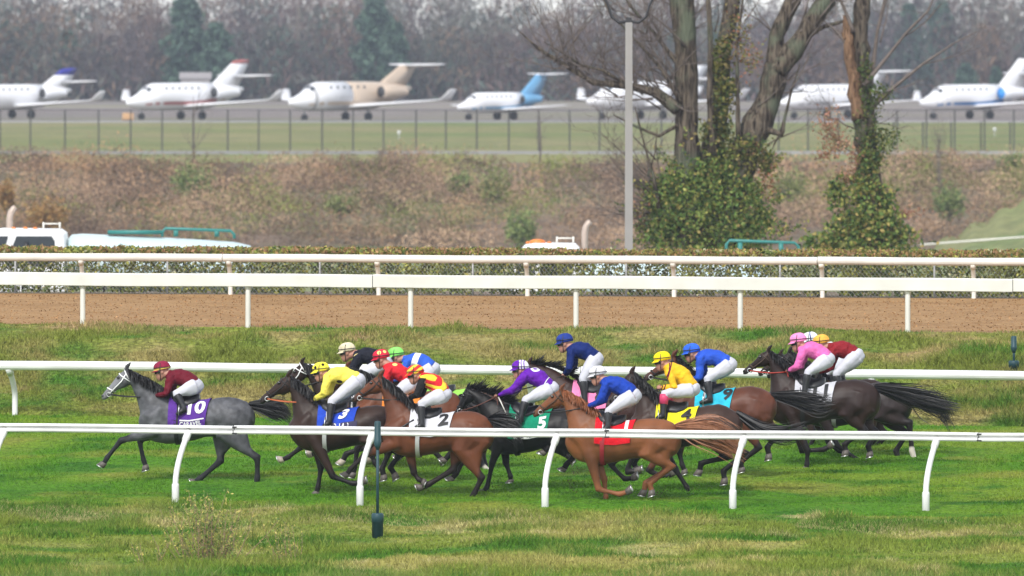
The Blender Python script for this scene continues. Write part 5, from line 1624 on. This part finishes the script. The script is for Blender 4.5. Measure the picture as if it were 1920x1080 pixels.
    if jk.get('sleeve'):
        arms(jack_arms, .010, .86)
        link('sleeves', RM(jack_arms, .015, 2, 'sleeves'), jk['sleeve'], root)
        for sg in (1, -1): g.ell(sh + Vector((0, .14 * sg, 0)), (.07, .05, .07), 10, 8)
    else: arms(g, .012, .88)
    jm = RM(g, .018, 3, 'jacket')
    V = coords(jm).astype(np.float64)
    # wind ripples in the silk
    nrm = np.empty(len(V) * 3, dtype=np.float32); jm.vertices.foreach_get('normal', nrm); nrm = nrm.reshape(-1, 3)
    rip = fbm(V[:, 0] * 9 + V[:, 1] * 4, V[:, 2] * 14, W_SEED[0], 3); W_SEED[0] += 1.7
    fold = np.sin(V[:, 0] * 38 + V[:, 2] * 30 + 5 * fbm(V[:, 0] * 5, V[:, 2] * 5, W_SEED[0], 2)) * np.clip(fbm(V[:, 0] * 4, V[:, 2] * 4 + V[:, 1] * 3, W_SEED[0] + 3, 2) + .25, 0, 1)
    V += nrm * (rip * .016 + fold * .007)[:, None]
    jm.vertices.foreach_set('co', V.astype(np.float32).ravel()); jm.update()
    m_j = jk['jacket'](sh - off, hip - off, perp) if callable(jk['jacket']) else jk['jacket']
    link('jacket', jm, m_j, root)
    g = G(); thighs(g, .004); bmh = RM(g, .019, 4, 'breeches'); V = coords(bmh).astype(np.float64); nrm = np.empty(len(V) * 3, dtype=np.float32); bmh.vertices.foreach_get('normal', nrm)
    V += nrm.reshape(-1, 3) * (fbm(V[:, 0] * 12 + V[:, 2] * 7, V[:, 1] * 5 + V[:, 2] * 10, W_SEED[0] + 5, 3) * .013)[:, None]
    bmh.vertices.foreach_set('co', V.astype(np.float32).ravel()); bmh.update(); link('breeches', bmh, M_breech, root)
    for sg in (1, -1):
        g = G()
        a = Vector((kn.x, yk * sg, kn.z)); b = Vector((an.x, ya * sg, an.z)); c = Vector((toe.x, (ya + .02) * sg, toe.z))
        k0 = .10
        hl = b + (b - c).normalized() * .05 + Vector((0, 0, -.045))
        g.tube([a.lerp(b, k0), a.lerp(b, .3), a.lerp(b, .75), b, b + Vector((0, 0, -.03))], [.066, .065, .048, .045, .035], 14)
        g.tube([hl, hl.lerp(c, .35) + Vector((0, 0, .012)), hl.lerp(c, .75), c], [.040, .048, .040, .024], 10, rad2=[.036, .042, .043, .03], side=(0, 1, 0))
        me = RM(g, .015, 2, 'boot')
        bo = link('boot', me, M_black, root)
        if jk.get('boot_top'):
            g = G(); g.tube([a.lerp(b, .02), a.lerp(b, .2), a.lerp(b, .5)], [.066, .069, .062], 14); B(g, 'boot_top', jk['boot_top'], bo)
        g = G(); c2 = hl.lerp(c, .7)
        g.tube([c2 + Vector((.0, .055, -.03)), c2 + Vector((0, .06, .04)), c2 + Vector((0, .0, .12)), c2 + Vector((0, -.06, .04)), c2 + Vector((0, -.055, -.03)), c2 + Vector((0, .055, -.03))], .007, 5); B(g, 'stirrup', M_steel, bo)
    # helmet with peak, goggles and strap
    g = G(); rings = []
    for u, a, b, f in ((.012, .118, .092, -.012), (.03, .126, .098, -.010), (.06, .128, .100, -.006), (.095, .118, .093, -.004), (.125, .092, .074, -.004), (.143, .055, .045, -.006), (.149, .015, .012, -.006)):
        rings.append([HP(f + a * math.cos(2 * math.pi * j / 24), u, b * math.sin(2 * math.pi * j / 24)) for j in range(24)])
    g.loft(rings); hm = B(g, 'helmet', jk['cap'](hc - off, fw, up) if callable(jk['cap']) else jk['cap'])
    g = G(); V = []
    for j in range(13):
        a = math.pi * (-.36 + .72 * j / 12)
        for r_, u in ((.95, .040), (1.0 + .42 * math.cos(a) ** 1.5, .010), (1.0 + .42 * math.cos(a) ** 1.5, .004), (.95, .026)):
            V.append(HP(-.010 + .122 * r_ * math.cos(a), u, .096 * min(r_, 1.08) * math.sin(a)))
    g.add(V, [(4 * j + k, 4 * j + (k + 1) % 4, 4 * (j + 1) + (k + 1) % 4, 4 * (j + 1) + k) for j in range(12) for k in range(4)]); B(g, 'peak', jk.get('peak') or (jk['cap'] if not callable(jk['cap']) else MATS[jk['capkey']]), hm)
    g = G(); V = []
    for j in range(11):
        a = math.pi * (-.46 + .92 * j / 10)
        for gu, u in ((1.10, .034), (1.19, .010), (1.12, -.024)):
            V.append(HP(.006 + .098 * gu * math.cos(a), u, .079 * gu * math.sin(a)))
    g.add(V, [(3 * j + k, 3 * j + k + 1, 3 * j + k + 4, 3 * j + k + 3) for j in range(10) for k in range(2)]); B(g, 'goggles', M_goggle)
    g = G(); pts = [HP(-.008 + .130 * math.cos(a), .052 + .014 * math.cos(a), .103 * math.sin(a)) for a in [2 * math.pi * j / 24 for j in range(25)]]
    g.tube(pts, .0065, 5, caps=False)
    g.tube([HP(.015, .015, .098), HP(.005, .06, .103), HP(-.01, .11, .086), HP(-.02, .152, .0)], .006, 5)
    B(g, 'goggle_strap', M_black, hm)
    g = G(); g.tube([HP(.02, .02, .085), HP(.03, -.06, .070), HP(.045, -.12, .035), HP(.048, -.138, 0), HP(.045, -.12, -.035), HP(.03, -.06, -.070), HP(.02, .02, -.085)], .006, 5); B(g, 'chin_strap', M_black, hm)
    if jk.get('whip'):
        a, b = lp(jk['whip'][0], .07), lp(jk['whip'][1], .20)
        g = G(); g.tube([a, a.lerp(b, .25), b], [.011, .009, .006], 6)
        wroot = empty('riding_whip', M4 @ a, hroot.rotation_euler.z); tag(wroot, 'pale riding whip held down in the gloved hand of the purple jockey', 'whip')
        g.build('shaft', M_offwhite, wroot, a)
        g = G(); g.tube([a + (a - b).normalized() * .09, a], .013, 6); g.build('handle', M_black, wroot, a)
W_SEED = [3.0]

def silk(key, base, **kw): return fabric('silk_' + key, base, **kw)
def plain(key, base): return silk(key, base)
MAROON = (.12, .008, .018); YEL = (.78, .62, .06); RED = (.60, .02, .03); ROYAL = (.010, .045, .33); NAVY = (.006, .018, .115); PURP = (.115, .012, .33); PINK = (.70, .14, .40)
K_bay = (.120, .040, .018); K_dbay = (.032, .017, .012); K_black = (.011, .010, .010); K_chest = (.205, .075, .030); K_grey = (.085, .086, .092); K_brown = (.060, .030, .020)
PCH = (.62, .42, .30)
glove = mat('white_glove', (.7, .7, .7), rough=.7)
FIELD = [
 dict(t=.24, W=(312, 738), C=(430, 741), poll=(236, 694), muz=(188, 744), coat=(.072, .073, .080), grey=True, points=(.014, .014, .016), bridle='white', muzzle_dark=.75,
      legs=[('F', (229, 826), (203, 858), (193, 876), 'near'), ('F', (258, 826), (266, 862), (273, 882), 'far'), ('H', (411, 864), (372, 898), (358, 907), 'far'), ('H', (486, 857), (486, 894), (483, 911), 'near')],
      tail=[(505, 763), (530, 768), (545, 782)], tspread=.11, clkey='purple', cloth=(.09, .03, .24), num='10', numcol='white', numx=-.47, numsize=.33, name='CARAVEL', rule=True, girth='black', arc=.62,
      label='grey horse leading the field, with white bridle and purple cloth number 10',
      jlabel='person in maroon silks and maroon cap with yellow band crouching on the leading grey horse',
      j=dict(helmet=(303, 690), sh=(324, 707), el=(316, 738), hand=(293, 740), hip=(368, 723), kn=(336, 737), an=(352, 764), toe=(337, 776), jacket=plain('maroon', MAROON), capkey='silk_capmaroon',
             cap=lambda c, f, u: silk('capmaroon', (.22, .014, .045), marks=[('band', c + u * .035, (.012, u), (.62, .45, .10))]))),
 dict(t=.13, W=(592, 752), C=(706, 757), poll=(540, 705), muz=(484, 750), coat=K_dbay, points=(.010, .009, .009), bridle='black', girth='grey',
      legs=[('F', (599, 878), (594, 913), (590, 930), 'far'), ('F', (627, 893), (664, 906), (690, 902), 'near'), ('H', (733, 846), (719, 878), (725, 899), 'near'), ('H', (750, 848), (729, 876), (743, 897), 'far')],
      tail=[(735, 790), (760, 810), (780, 830)], clkey='blue', cloth=(.02, .06, .42), num='3', numcol='white', numx=-.48, numa=.26, numsize=.26, skew=.35, name='RTY LAD', bandcol='navy', arc=.52, flap=True, reins='orange',
      label='dark bay horse with yellow browband and blue cloth, behind the grey leader',
      jlabel='person in yellow silks with black spots and a yellow spotted cap',
      j=dict(helmet=(601, 692), sh=(619, 706), el=(613, 737), hand=(588, 751), hip=(672, 713), kn=(627, 752), an=(624, 788), toe=(611, 799),
             jacket=lambda a, b, p: silk('yellowspots', (.80, .68, .10), marks=[('dot', a.lerp(b, .38) + Vector((0, .15, -.09)), .065, (.012, .012, .012)), ('dot', a + p * .09 + Vector((.04, .05, .02)), .055, (.012, .012, .012)), ('dot', a.lerp(b, .75) + p * .12, .06, (.012, .012, .012))]),
             capkey='silk_capyellowspots', cap=lambda c, f, u: silk('capyellowspots', (.82, .70, .06), marks=[('dot', c + f * .06 + u * .085 + Vector((0, .085, 0)), .024, (.012, .012, .012)), ('dot', c - f * .06 + u * .10 + Vector((0, .07, 0)), .024, (.012, .012, .012)), ('dot', c + f * .11 + u * .05 + Vector((0, .05, 0)), .018, (.012, .012, .012))]))),
 dict(t=.40, W=(640, 724), C=(752, 728), poll=(565, 682), muz=(524, 736), coat=K_dbay, bridle='white',
      legs=[('F', (568, 838), (543, 857), (525, 865), 'near'), ('F', (612, 842), (592, 850), (574, 855), 'far'), ('H', (700, 835), (652, 850), (641, 872), 'near'), ('H', (735, 830), (700, 850), (685, 868), 'far')],
      tail=[(775, 765), (800, 775)], clkey='black', cloth=(.02, .02, .022), num=None, pale_hoof=True,
      label='dark horse with white noseband behind the yellow clad jockey',
      jlabel='person in black silks with a cream disc and a cream cap',
      j=dict(helmet=(650, 655), sh=(676, 668), el=(662, 690), hand=(640, 700), hip=(722, 680), kn=(676, 706), an=(682, 742),
             jacket=lambda a, b, p: silk('blackdisc', (.011, .012, .02), marks=[('dot', a + Vector((.05, .17, .03)), .045, (.60, .50, .22))]), capkey='silk_capcream',
             cap=plain('capcream', (.62, .55, .38)))),
 dict(t=.26, W=(714, 722), C=(826, 727), poll=(650, 690), muz=(600, 742), coat=K_bay, bridle='black',
      legs=[('F', (672, 842), (668, 874), (663, 896), 'near'), ('F', (690, 838), (700, 868), (712, 884), 'far'), ('H', (866, 862), (854, 886), (840, 903), 'far'), ('H', (858, 830), (845, 852), (832, 866), 'near')],
      tail=[(880, 760), (905, 772)], clkey='orange', cloth=(.65, .20, .03), num=None, arch=.05,
      label='bay horse half hidden behind the number 2 horse, ridden in red silks',
      jlabel='person in red silks with yellow stars and a red cap with yellow stars',
      j=dict(helmet=(714, 668), sh=(732, 692), el=(726, 718), hand=(706, 724), hip=(770, 719), kn=(746, 738), an=(750, 770),
             jacket=lambda a, b, p: silk('redstar', RED, marks=[('dot', a + p * .10 + Vector((-.03, .12, 0)), .04, (.8, .62, .2)), ('dot', a.lerp(b, .6) + Vector((0, .16, 0)), .03, (.3, .008, .015))]), capkey='silk_capredstar',
             cap=lambda c, f, u: silk('capredstar', (.55, .02, .05), marks=[('dot', c + u * .10 + Vector((0, .08, 0)), .032, (.85, .62, .2)), ('dot', c - f * .08 + u * .10 + Vector((0, .06, 0)), .026, (.85, .62, .2))]))),
 dict(t=.10, W=(768, 760), C=(881, 768), poll=(712, 706), muz=(658, 748), coat=K_bay, points=(.016, .011, .010), bridle='black', girth='grey', breastplate=True,
      legs=[('F', (686, 853), (660, 879), (648, 895), 'near'), ('F', (774, 888), (782, 899), (796, 905), 'far'), ('H', (848, 880), (802, 908), (780, 918), 'far'), ('H', (906, 895), (892, 924), (883, 938), 'near')],
      tail=[(940, 790), (965, 800), (975, 822)], tspread=.10, clkey='white', cloth=(.56, .56, .60), num='2', numcol='black', numx=-.58, numa=.28, numsize=.33, arc=.55, cloth_x=(-.04, -.72),
      label='bright bay horse with white saddlecloth number 2 galloping next to the near rail',
      jlabel='person in red and yellow striped silks with black sleeves on the number 2 horse',
      j=dict(helmet=(778, 697), sh=(796, 712), el=(786, 740), hand=(768, 745), hip=(832, 738), kn=(794, 757), an=(797, 794), toe=(784, 801), sleeve=plain('blacksleeve', (.014, .014, .015)),
             jacket=lambda a, b, p: silk('redyellow', RED, stripes=((.80, .58, .05), tuple((p * .75 + (a - b).normalized() * .25 + Vector((0, .75, 0)))), 62, .1)), capkey='silk_capredyellow',
             cap=lambda c, f, u: silk('capredyellow', (.60, .03, .03), stripes=((.80, .55, .06), tuple(u * .9 + f * .5), 70, .1)))),
 dict(t=.42, W=(795, 718), C=(905, 724), poll=(724, 690), muz=(684, 742), coat=K_brown, bridle='brown', socks=(2, 3), muzzle_dark=.4,
      legs=[('F', (780, 838), (760, 850), (745, 862), 'near'), ('F', (800, 838), (815, 850), (832, 868), 'far'), ('H', (902, 866), (923, 886), (946, 894), 'near'), ('H', (905, 872), (890, 900), (884, 919), 'far')],
      tail=[(950, 755), (975, 768)], clkey='lime', cloth=(.25, .55, .08), num=None,
      label='brown horse with white hind socks, mostly hidden between the number 2 and black horses',
      jlabel='person in blue silks with white sash and a lime green cap',
      j=dict(helmet=(741, 664), sh=(766, 678), el=(758, 706), hand=(736, 714), hip=(812, 691), kn=(772, 716), an=(776, 752),
             jacket=lambda a, b, p: silk('bluesash', (.03, .10, .50), marks=[('band', a.lerp(b, .30), (.045, (a - b).normalized()), (.78, .78, .80)), ('dot', a + Vector((.02, .16, -.04)), .06, (.25, .6, .12))]), capkey='silk_caplime', cap=plain('caplime', (.22, .68, .13)))),
 dict(t=.17, W=(950, 757), C=(1064, 762), poll=(876, 728), muz=(850, 778), coat=K_black, points=(.009, .009, .009), bridle='black', wild=1.0, girth='black',
      legs=[('F', (926, 866), (916, 912), (905, 927), 'near'), ('F', (946, 868), (955, 893), (956, 905), 'far'), ('H', (1062, 850), (1030, 838), (1019, 852), 'near'), ('H', (1080, 850), (1060, 870), (1052, 884), 'far')],
      tail=[(1110, 800), (1130, 815)], clkey='green', cloth=(.006, .22, .12), num='5', numcol='white', numx=-.60, numa=.40, numsize=.28, name='EZTEND', bandcol='white', namecol='purple', arc=.62, reins='brown', cloth_x=(-.06, -.72),
      label='black horse with green saddlecloth and wind blown mane in mid field',
      jlabel='person in purple silks with a white ring and purple and white cap',
      j=dict(helmet=(975, 688), sh=(988, 704), el=(962, 732), hand=(935, 741), hip=(1033, 728), kn=(990, 749), an=(982, 783), toe=(968, 790), whip=((936, 744), (957, 783)), tilt=6,
             jacket=lambda a, b, p: silk('purplering', PURP, marks=[('ring', a.lerp(b, .22) + p * .10 + Vector((0, .05, 0)), (.085, .065), (.75, .75, .78)), ('band', a.lerp(b, .62) + Vector((0, .2, -.12)), (.006, (a - b).normalized()), (.7, .7, .7))]), capkey='silk_cappurple',
             cap=lambda c, f, u: silk('cappurple', PURP, marks=[('band', c - f * .07, (.065, f), (.78, .78, .80)), ('band', c - f * .035, (.008, f), PURP), ('band', c - f * .075, (.008, f), PURP)]))),
 dict(t=.36, W=(1074, 712), C=(1188, 722), poll=(992, 682), muz=(960, 738), coat=(.040, .017, .013), bridle='black', wild=.9, arch=.06,
      legs=[('F', (1040, 840), (1020, 846), (1018, 852), 'near'), ('F', (1050, 840), (1062, 856), (1075, 866), 'far'), ('H', (1190, 852), (1176, 884), (1206, 882), 'near'), ('H', (1205, 845), (1185, 868), (1192, 880), 'far')],
      tail=[(1230, 750), (1250, 765)], clkey='pink', cloth=(.80, .22, .42), num='8', numcol='black', arc=.52, cloth_x=(-.02, -.62),
      label='dark bay horse with pink saddlecloth and upright bristling mane',
      jlabel='person in navy blue silks and navy cap standing tall in the stirrups',
      j=dict(helmet=(1058, 638), sh=(1074, 656), el=(1072, 690), hand=(1060, 702), hip=(1117, 672), kn=(1097, 710), an=(1102, 750), toe=(1088, 758), jacket=plain('navy', NAVY), cap=plain('capnavy', (.016, .04, .22)), capkey='silk_capnavy')),
 dict(t=.08, W=(1112, 774), C=(1229, 781), poll=(1052, 731), muz=(997, 775), coat=K_chest, points=(.22, .085, .035), dark_legs=False, mane=(.26, .09, .035), bridle='brown', girth='red', muzzle_dark=.35, wild=.45,
      legs=[('F', (1131, 900), (1134, 931), (1133, 944), 'far'), ('F', (1125, 917), (1163, 926), (1187, 919), 'near'), ('H', (1264, 872), (1220, 906), (1227, 928), 'near'), ('H', (1256, 876), (1208, 905), (1204, 930), 'far')],
      tail=[(1300, 806), (1345, 814), (1392, 842)], tspread=.15, tn=760, tailcol=(.27, .11, .05), clkey='red', cloth=(.60, .01, .02), num='1', numcol='white', numx=-.54, numa=.24, numsize=.33, arc=.56, pale_hoof=False, cloth_x=(-.06, -.66),
      label='chestnut horse with red saddlecloth number 1 closest to the near rail',
      jlabel='person in royal blue silks and white cap crouching on the chestnut horse',
      j=dict(helmet=(1120, 699), sh=(1139, 719), el=(1128, 752), hand=(1102, 761), hip=(1188, 740), kn=(1145, 770), an=(1145, 797), toe=(1131, 808), jacket=plain('royal', ROYAL), cap=plain('capwhite', (.60, .60, .64)), capkey='silk_capwhite')),
 dict(t=.17, W=(1228, 750), C=(1344, 756), poll=(1184, 699), muz=(1140, 752), coat=(.048, .027, .020), points=(.010, .009, .009), bridle='black', girth='black',
      legs=[('F', (1146, 870), (1173, 898), (1198, 895), 'near'), ('F', (1264, 880), (1286, 914), (1291, 933), 'far'), ('H', (1367, 856), (1312, 868), (1308, 892), 'far'), ('H', (1400, 848), (1358, 882), (1362, 907), 'near')],
      tail=[(1430, 806), (1475, 812), (1515, 800)], tspread=.09, tn=420, clkey='yellow', cloth=(.80, .72, .02), num='4', numcol='black', numx=-.52, numa=.30, numsize=.30, name='CAMPANELLE', bandcol='navy', arc=.56, flap=True, cloth_x=(-.04, -.68),
      label='dark bay horse with yellow saddlecloth number 4 behind the chestnut',
      jlabel='person in yellow silks with maroon sleeve stripe, yellow cap and pink boot tops',
      j=dict(helmet=(1241, 672), sh=(1256, 693), el=(1268, 724), hand=(1240, 727), hip=(1298, 729), kn=(1250, 738), an=(1248, 776), toe=(1235, 784), boot_top=mat('pink_boot_top', (.62, .05, .14), rough=.45),
             jacket=lambda a, b, p: silk('yellowmaroon', (.80, .46, .02), marks=[('band', a + Vector((.045, 0, 0)), (.008, Vector((1, .3, .35)).normalized()), (.12, .01, .03)), ('band', a + Vector((.0, 0, 0)) - p * .02, (.008, Vector((1, .2, .30)).normalized()), (.12, .01, .03))]), cap=plain('capyellow', (.86, .62, .01)), capkey='silk_capyellow')),
 dict(t=.34, W=(1300, 715), C=(1411, 722), poll=(1262, 668), muz=(1204, 708), coat=(.105, .036, .020), points=(.012, .010, .010), bridle='black', wild=.6,
      legs=[('F', (1218, 884), (1252, 893), (1268, 886), 'near'), ('F', (1272, 850), (1277, 872), (1284, 889), 'far'), ('H', (1425, 838), (1390, 866), (1395, 884), 'near'), ('H', (1462, 806), (1436, 838), (1441, 862), 'far')],
      tail=[(1495, 748), (1535, 757), (1562, 752)], tspread=.10, tn=420, clkey='turquoise', cloth=(.03, .42, .58), num='9', numcol='black', numx=-.58, numa=.26, numsize=.32, arc=.52,
      label='bay horse with turquoise saddlecloth number 9 behind the yellow clad jockey',
      jlabel='person in royal blue silks and a royal blue cap on the turquoise cloth horse',
      j=dict(helmet=(1296, 657), sh=(1317, 671), el=(1315, 708), hand=(1300, 712), hip=(1368, 683), kn=(1330, 711), an=(1336, 746), jacket=plain('royal2', (.02, .075, .45)), cap=plain('capblue', (.03, .12, .62)), capkey='silk_capblue')),
 dict(t=.49, W=(1485, 706), C=(1602, 709), poll=(1440, 658), muz=(1391, 696), coat=(.026, .014, .011), bridle='brown', wild=.5, girth='black',
      legs=[('F', (1516, 845), (1515, 868), (1513, 881), 'near'), ('F', (1502, 846), (1542, 843), (1560, 834), 'far'), ('H', (1623, 804), (1585, 832), (1589, 853), 'near'), ('H', (1640, 810), (1625, 836), (1631, 856), 'far')],
      tail=[(1690, 738), (1740, 752), (1800, 764)], tspread=.115, tn=420, clkey='silver', cloth=(.50, .50, .54), num='11', numcol='black', numx=-.46, numa=.30, numsize=.34, arc=.52, reins='red',
      label='nearly black horse with grey saddlecloth number 11 near the back of the field',
      jlabel='person in pink silks and pink cap near the back of the field',
      j=dict(helmet=(1496, 637), sh=(1509, 656), el=(1498, 687), hand=(1480, 695), hip=(1552, 673), kn=(1518, 697), an=(1513, 735), toe=(1500, 742), jacket=plain('pink', PINK), cap=plain('cappink', (.80, .25, .50)), capkey='silk_cappink')),
 dict(t=.60, W=(1545, 708), C=(1662, 714), poll=(1480, 660), muz=(1436, 704), coat=(.022, .015, .014), sock_from=.97, socks=(2,), bridle='black',
      legs=[('F', (1570, 834), (1606, 860), (1631, 872), 'near'), ('F', (1552, 830), (1570, 845), (1590, 850), 'far'), ('H', (1706, 792), (1711, 844), (1719, 872), 'near'), ('H', (1698, 812), (1677, 845), (1684, 867), 'far')],
      tail=[(1725, 748), (1760, 760), (1782, 796)], tspread=.13, tn=320, clkey='brown', cloth=(.10, .05, .03), num=None,
      label='black horse at the very back, behind the pink clad jockey\'s horse',
      jlabel='person in maroon silks and an orange cap at the back of the field',
      j=dict(helmet=(1539, 640), sh=(1564, 656), el=(1556, 690), hand=(1536, 698), hip=(1607, 667), kn=(1572, 700), an=(1578, 738), jacket=plain('maroon2', (.22, .012, .018)), cap=plain('caporange', (.72, .36, .06)), capkey='silk_caporange')),
 dict(t=.74, W=(1508, 703), C=(1624, 708), poll=(1462, 664), muz=(1420, 700), coat=K_dbay, bridle='black',
      legs=[('F', (1530, 815), (1520, 838), (1512, 850), 'near'), ('F', (1548, 818), (1566, 832), (1580, 838), 'far'), ('H', (1642, 822), (1613, 855), (1597, 868), 'near'), ('H', (1660, 815), (1640, 838), (1634, 852), 'far')],
      tail=[(1680, 740), (1710, 752)], clkey='maroon', cloth=(.14, .01, .03), num=None,
      label='dark horse almost hidden on the far side of the last group',
      jlabel='person with a white cap showing only between the pink and orange caps',
      j=dict(helmet=(1518, 635), sh=(1544, 656), el=(1536, 688), hand=(1516, 694), hip=(1586, 672), kn=(1552, 698), an=(1556, 734), jacket=plain('white', (.7, .7, .72)), cap=lambda c, f, u: silk('capwhiteblue', (.75, .76, .80), marks=[('band', c - f * .03, (.01, f), (.05, .06, .2))]), capkey='silk_capwhiteblue')),
]
for sp in FIELD: horse(sp)
bpy.data.scenes.remove(TMP)

# ------------------------------------------------------------------ weeds and tufts in the foreground
def weed(px, py, hpx, spread, nst, label, red=.0):
    k = F / near_far_at(px, 0.5, 'v1', 'v2').y
    p = P(px, py, k)
    r_ = empty('weed', p); tag(r_, label, 'weed', 'weeds growing in the foreground')
    hgt = hpx / k
    st = G(); LP, LC, LS = [], [], []
    for i in range(nst):
        x = rng.normal() * spread * .4; y = rng.normal() * .25; h = hgt * rng.uniform(.45, 1.0) * (1 - .35 * min(1, abs(x) / (spread + .01)))
        lean = rng.normal() * .18 + x * .25
        pts = [Vector((x * .5, y * .5, -.1)), Vector((x * .8, y, h * .35)), Vector((x + lean * .5 * h, y, h * .7)), Vector((x + lean * h, y, h))]
        st.tube(pts, [.007, .006, .004, .002], 5)
        n = int(48 * h / .8)
        q = rng.uniform(.25, 1.02, n)
        for f in q:
            seg = min(2, int(f * 3)); w = f * 3 - seg
            c = pts[seg].lerp(pts[min(seg + 1, 3)], min(w, 1))
            LP.append(np.array(c) + rng.normal(size=3) * np.array([.045, .04, .03]))
        LC.append(palette(n, [(.26, .31, .08), (.17, .24, .05), (.52, .44, .13), (.11, .18, .04)], None, .15)); LS.append(rng.uniform(.012, .028, n))
    st.build('stems', mat('weed_stem', (.24, .16, .10), rough=.8), r_)
    link('leaves', cloud(np.array(LP), np.concatenate(LS), .5, None, np.concatenate(LC), 'weed_leaves'), M_leaf, r_)
weed(395, 1085, 180, .8, 55, 'tall airy yellowing weed thicket at the bottom left of the middle')
weed(540, 1085, 120, .45, 14, 'smaller leafy weed right of the tall yellowing thicket')
weed(290, 1090, 105, .35, 12, 'small sparse weed left of the tall yellowing thicket')

def tufts(name, n, hmin, hmax, lo, hi, m, label, seed):
    u = rng.uniform(-.03, 1.03, n); v = rng.uniform(lo, hi, n)
    p = strip_pt('v0', 'v1', u, v, .16, .35, 4)
    cl = fbm(p[:, 0] * .9, p[:, 1] * .5, seed, 3)
    keep = cl > .02
    p = p[keep]; n = len(p)
    h = rng.uniform(hmin, hmax, n); yaw = rng.uniform(0, 6.28, n); w = rng.uniform(.005, .009, n)
    q = np.empty((n, 3, 3)); tip = p.copy(); tip[:, 0] += rng.normal(size=n) * h * .5; tip[:, 1] += rng.normal(size=n) * h * .4; tip[:, 2] += h
    for i, sg in ((0, -1), (1, 1)):
        q[:, i] = p; q[:, i, 0] += sg * np.cos(yaw) * w; q[:, i, 1] += sg * np.sin(yaw) * w
    q[:, 2] = tip
    V = q.reshape(-1, 3)
    o = link(name, npmesh(name, V, tris=np.arange(len(V), dtype=np.int32).reshape(-1, 3)), m); tag(o, label, 'grass', None, 'stuff')
M_tuft = ground_mat('tall_grass', [(0.10, 0.21, 0.03), (0.22, 0.27, 0.06), (0.38, 0.36, 0.16)], [(1.2, .42, .62), (2.5, .55, .72)], trans=.3, fine=(9.0, .4))
tufts('tall_grass', 60000, .10, .26, .45, 1.0, M_tuft, 'longer unmown grass at the bottom of the picture', 6)

# clods of turf kicked up by the hooves, and loose clods on the dirt
n = 420
src = [(985, 862, .2), (1080, 880, .15), (1072, 905, .12), (930, 905, .17), (800, 918, .15), (1300, 925, .16), (1630, 880, .5), (700, 905, .15), (1240, 925, .1)]
q = np.empty((n, 3))
for i in range(n):
    a = src[rng.integers(len(src))]; gp_ = near_far_at(a[0], a[2]); k_ = F / gp_.y
    q[i] = np.array(P(a[0] + rng.normal() * 9, a[1] + rng.normal() * 9, k_))
o = link('kicked_up_turf', cloud(q, rng.uniform(.005, .016, n), .8, None, palette(n, [(.05, .04, .02), (.06, .08, .02), (.09, .07, .04)]), 'clods'), M_twig); tag(o, 'small clods of turf kicked up behind the hooves', 'turf', None, 'stuff')
n = 7000
q = strip_pt('d0', 'd1', rng.uniform(-.03, 1.03, n), rng.uniform(0.02, .98, n), .035, .7, 5); q[:, 2] += .008
o = link('dirt_clods', cloud(q, rng.uniform(.008, .020, n), .8, None, palette(n, [(.24, .13, .055), (.19, .10, .045), (.36, .20, .09)]), 'dirt_clods'), M_twig); tag(o, 'loose clods on the harrowed dirt track', 'dirt', None, 'stuff')
HAZE = 0.00011

# ------------------------------------------------------------------ the air between
hz = bpy.data.materials.new('haze_air'); hz.use_nodes = True
n = hz.node_tree.nodes; n.clear()
out = n.new('ShaderNodeOutputMaterial'); pv = n.new('ShaderNodeVolumePrincipled')
pv.inputs['Color'].default_value = (0.74, 0.83, 1.0, 1)
pv.inputs['Density'].default_value = HAZE
pv.inputs['Density Attribute'].default_value = ''
pv.inputs['Anisotropy'].default_value = 0.0
hz.node_tree.links.new(pv.outputs[0], out.inputs['Volume'])
g = G(); g.box((0, 1180, 6.0), (1100, 2420, 28.0)); o = g.build('haze', hz, smooth=False)
tag(o, 'thin autumn haze over the airfield', 'haze', None, 'stuff')
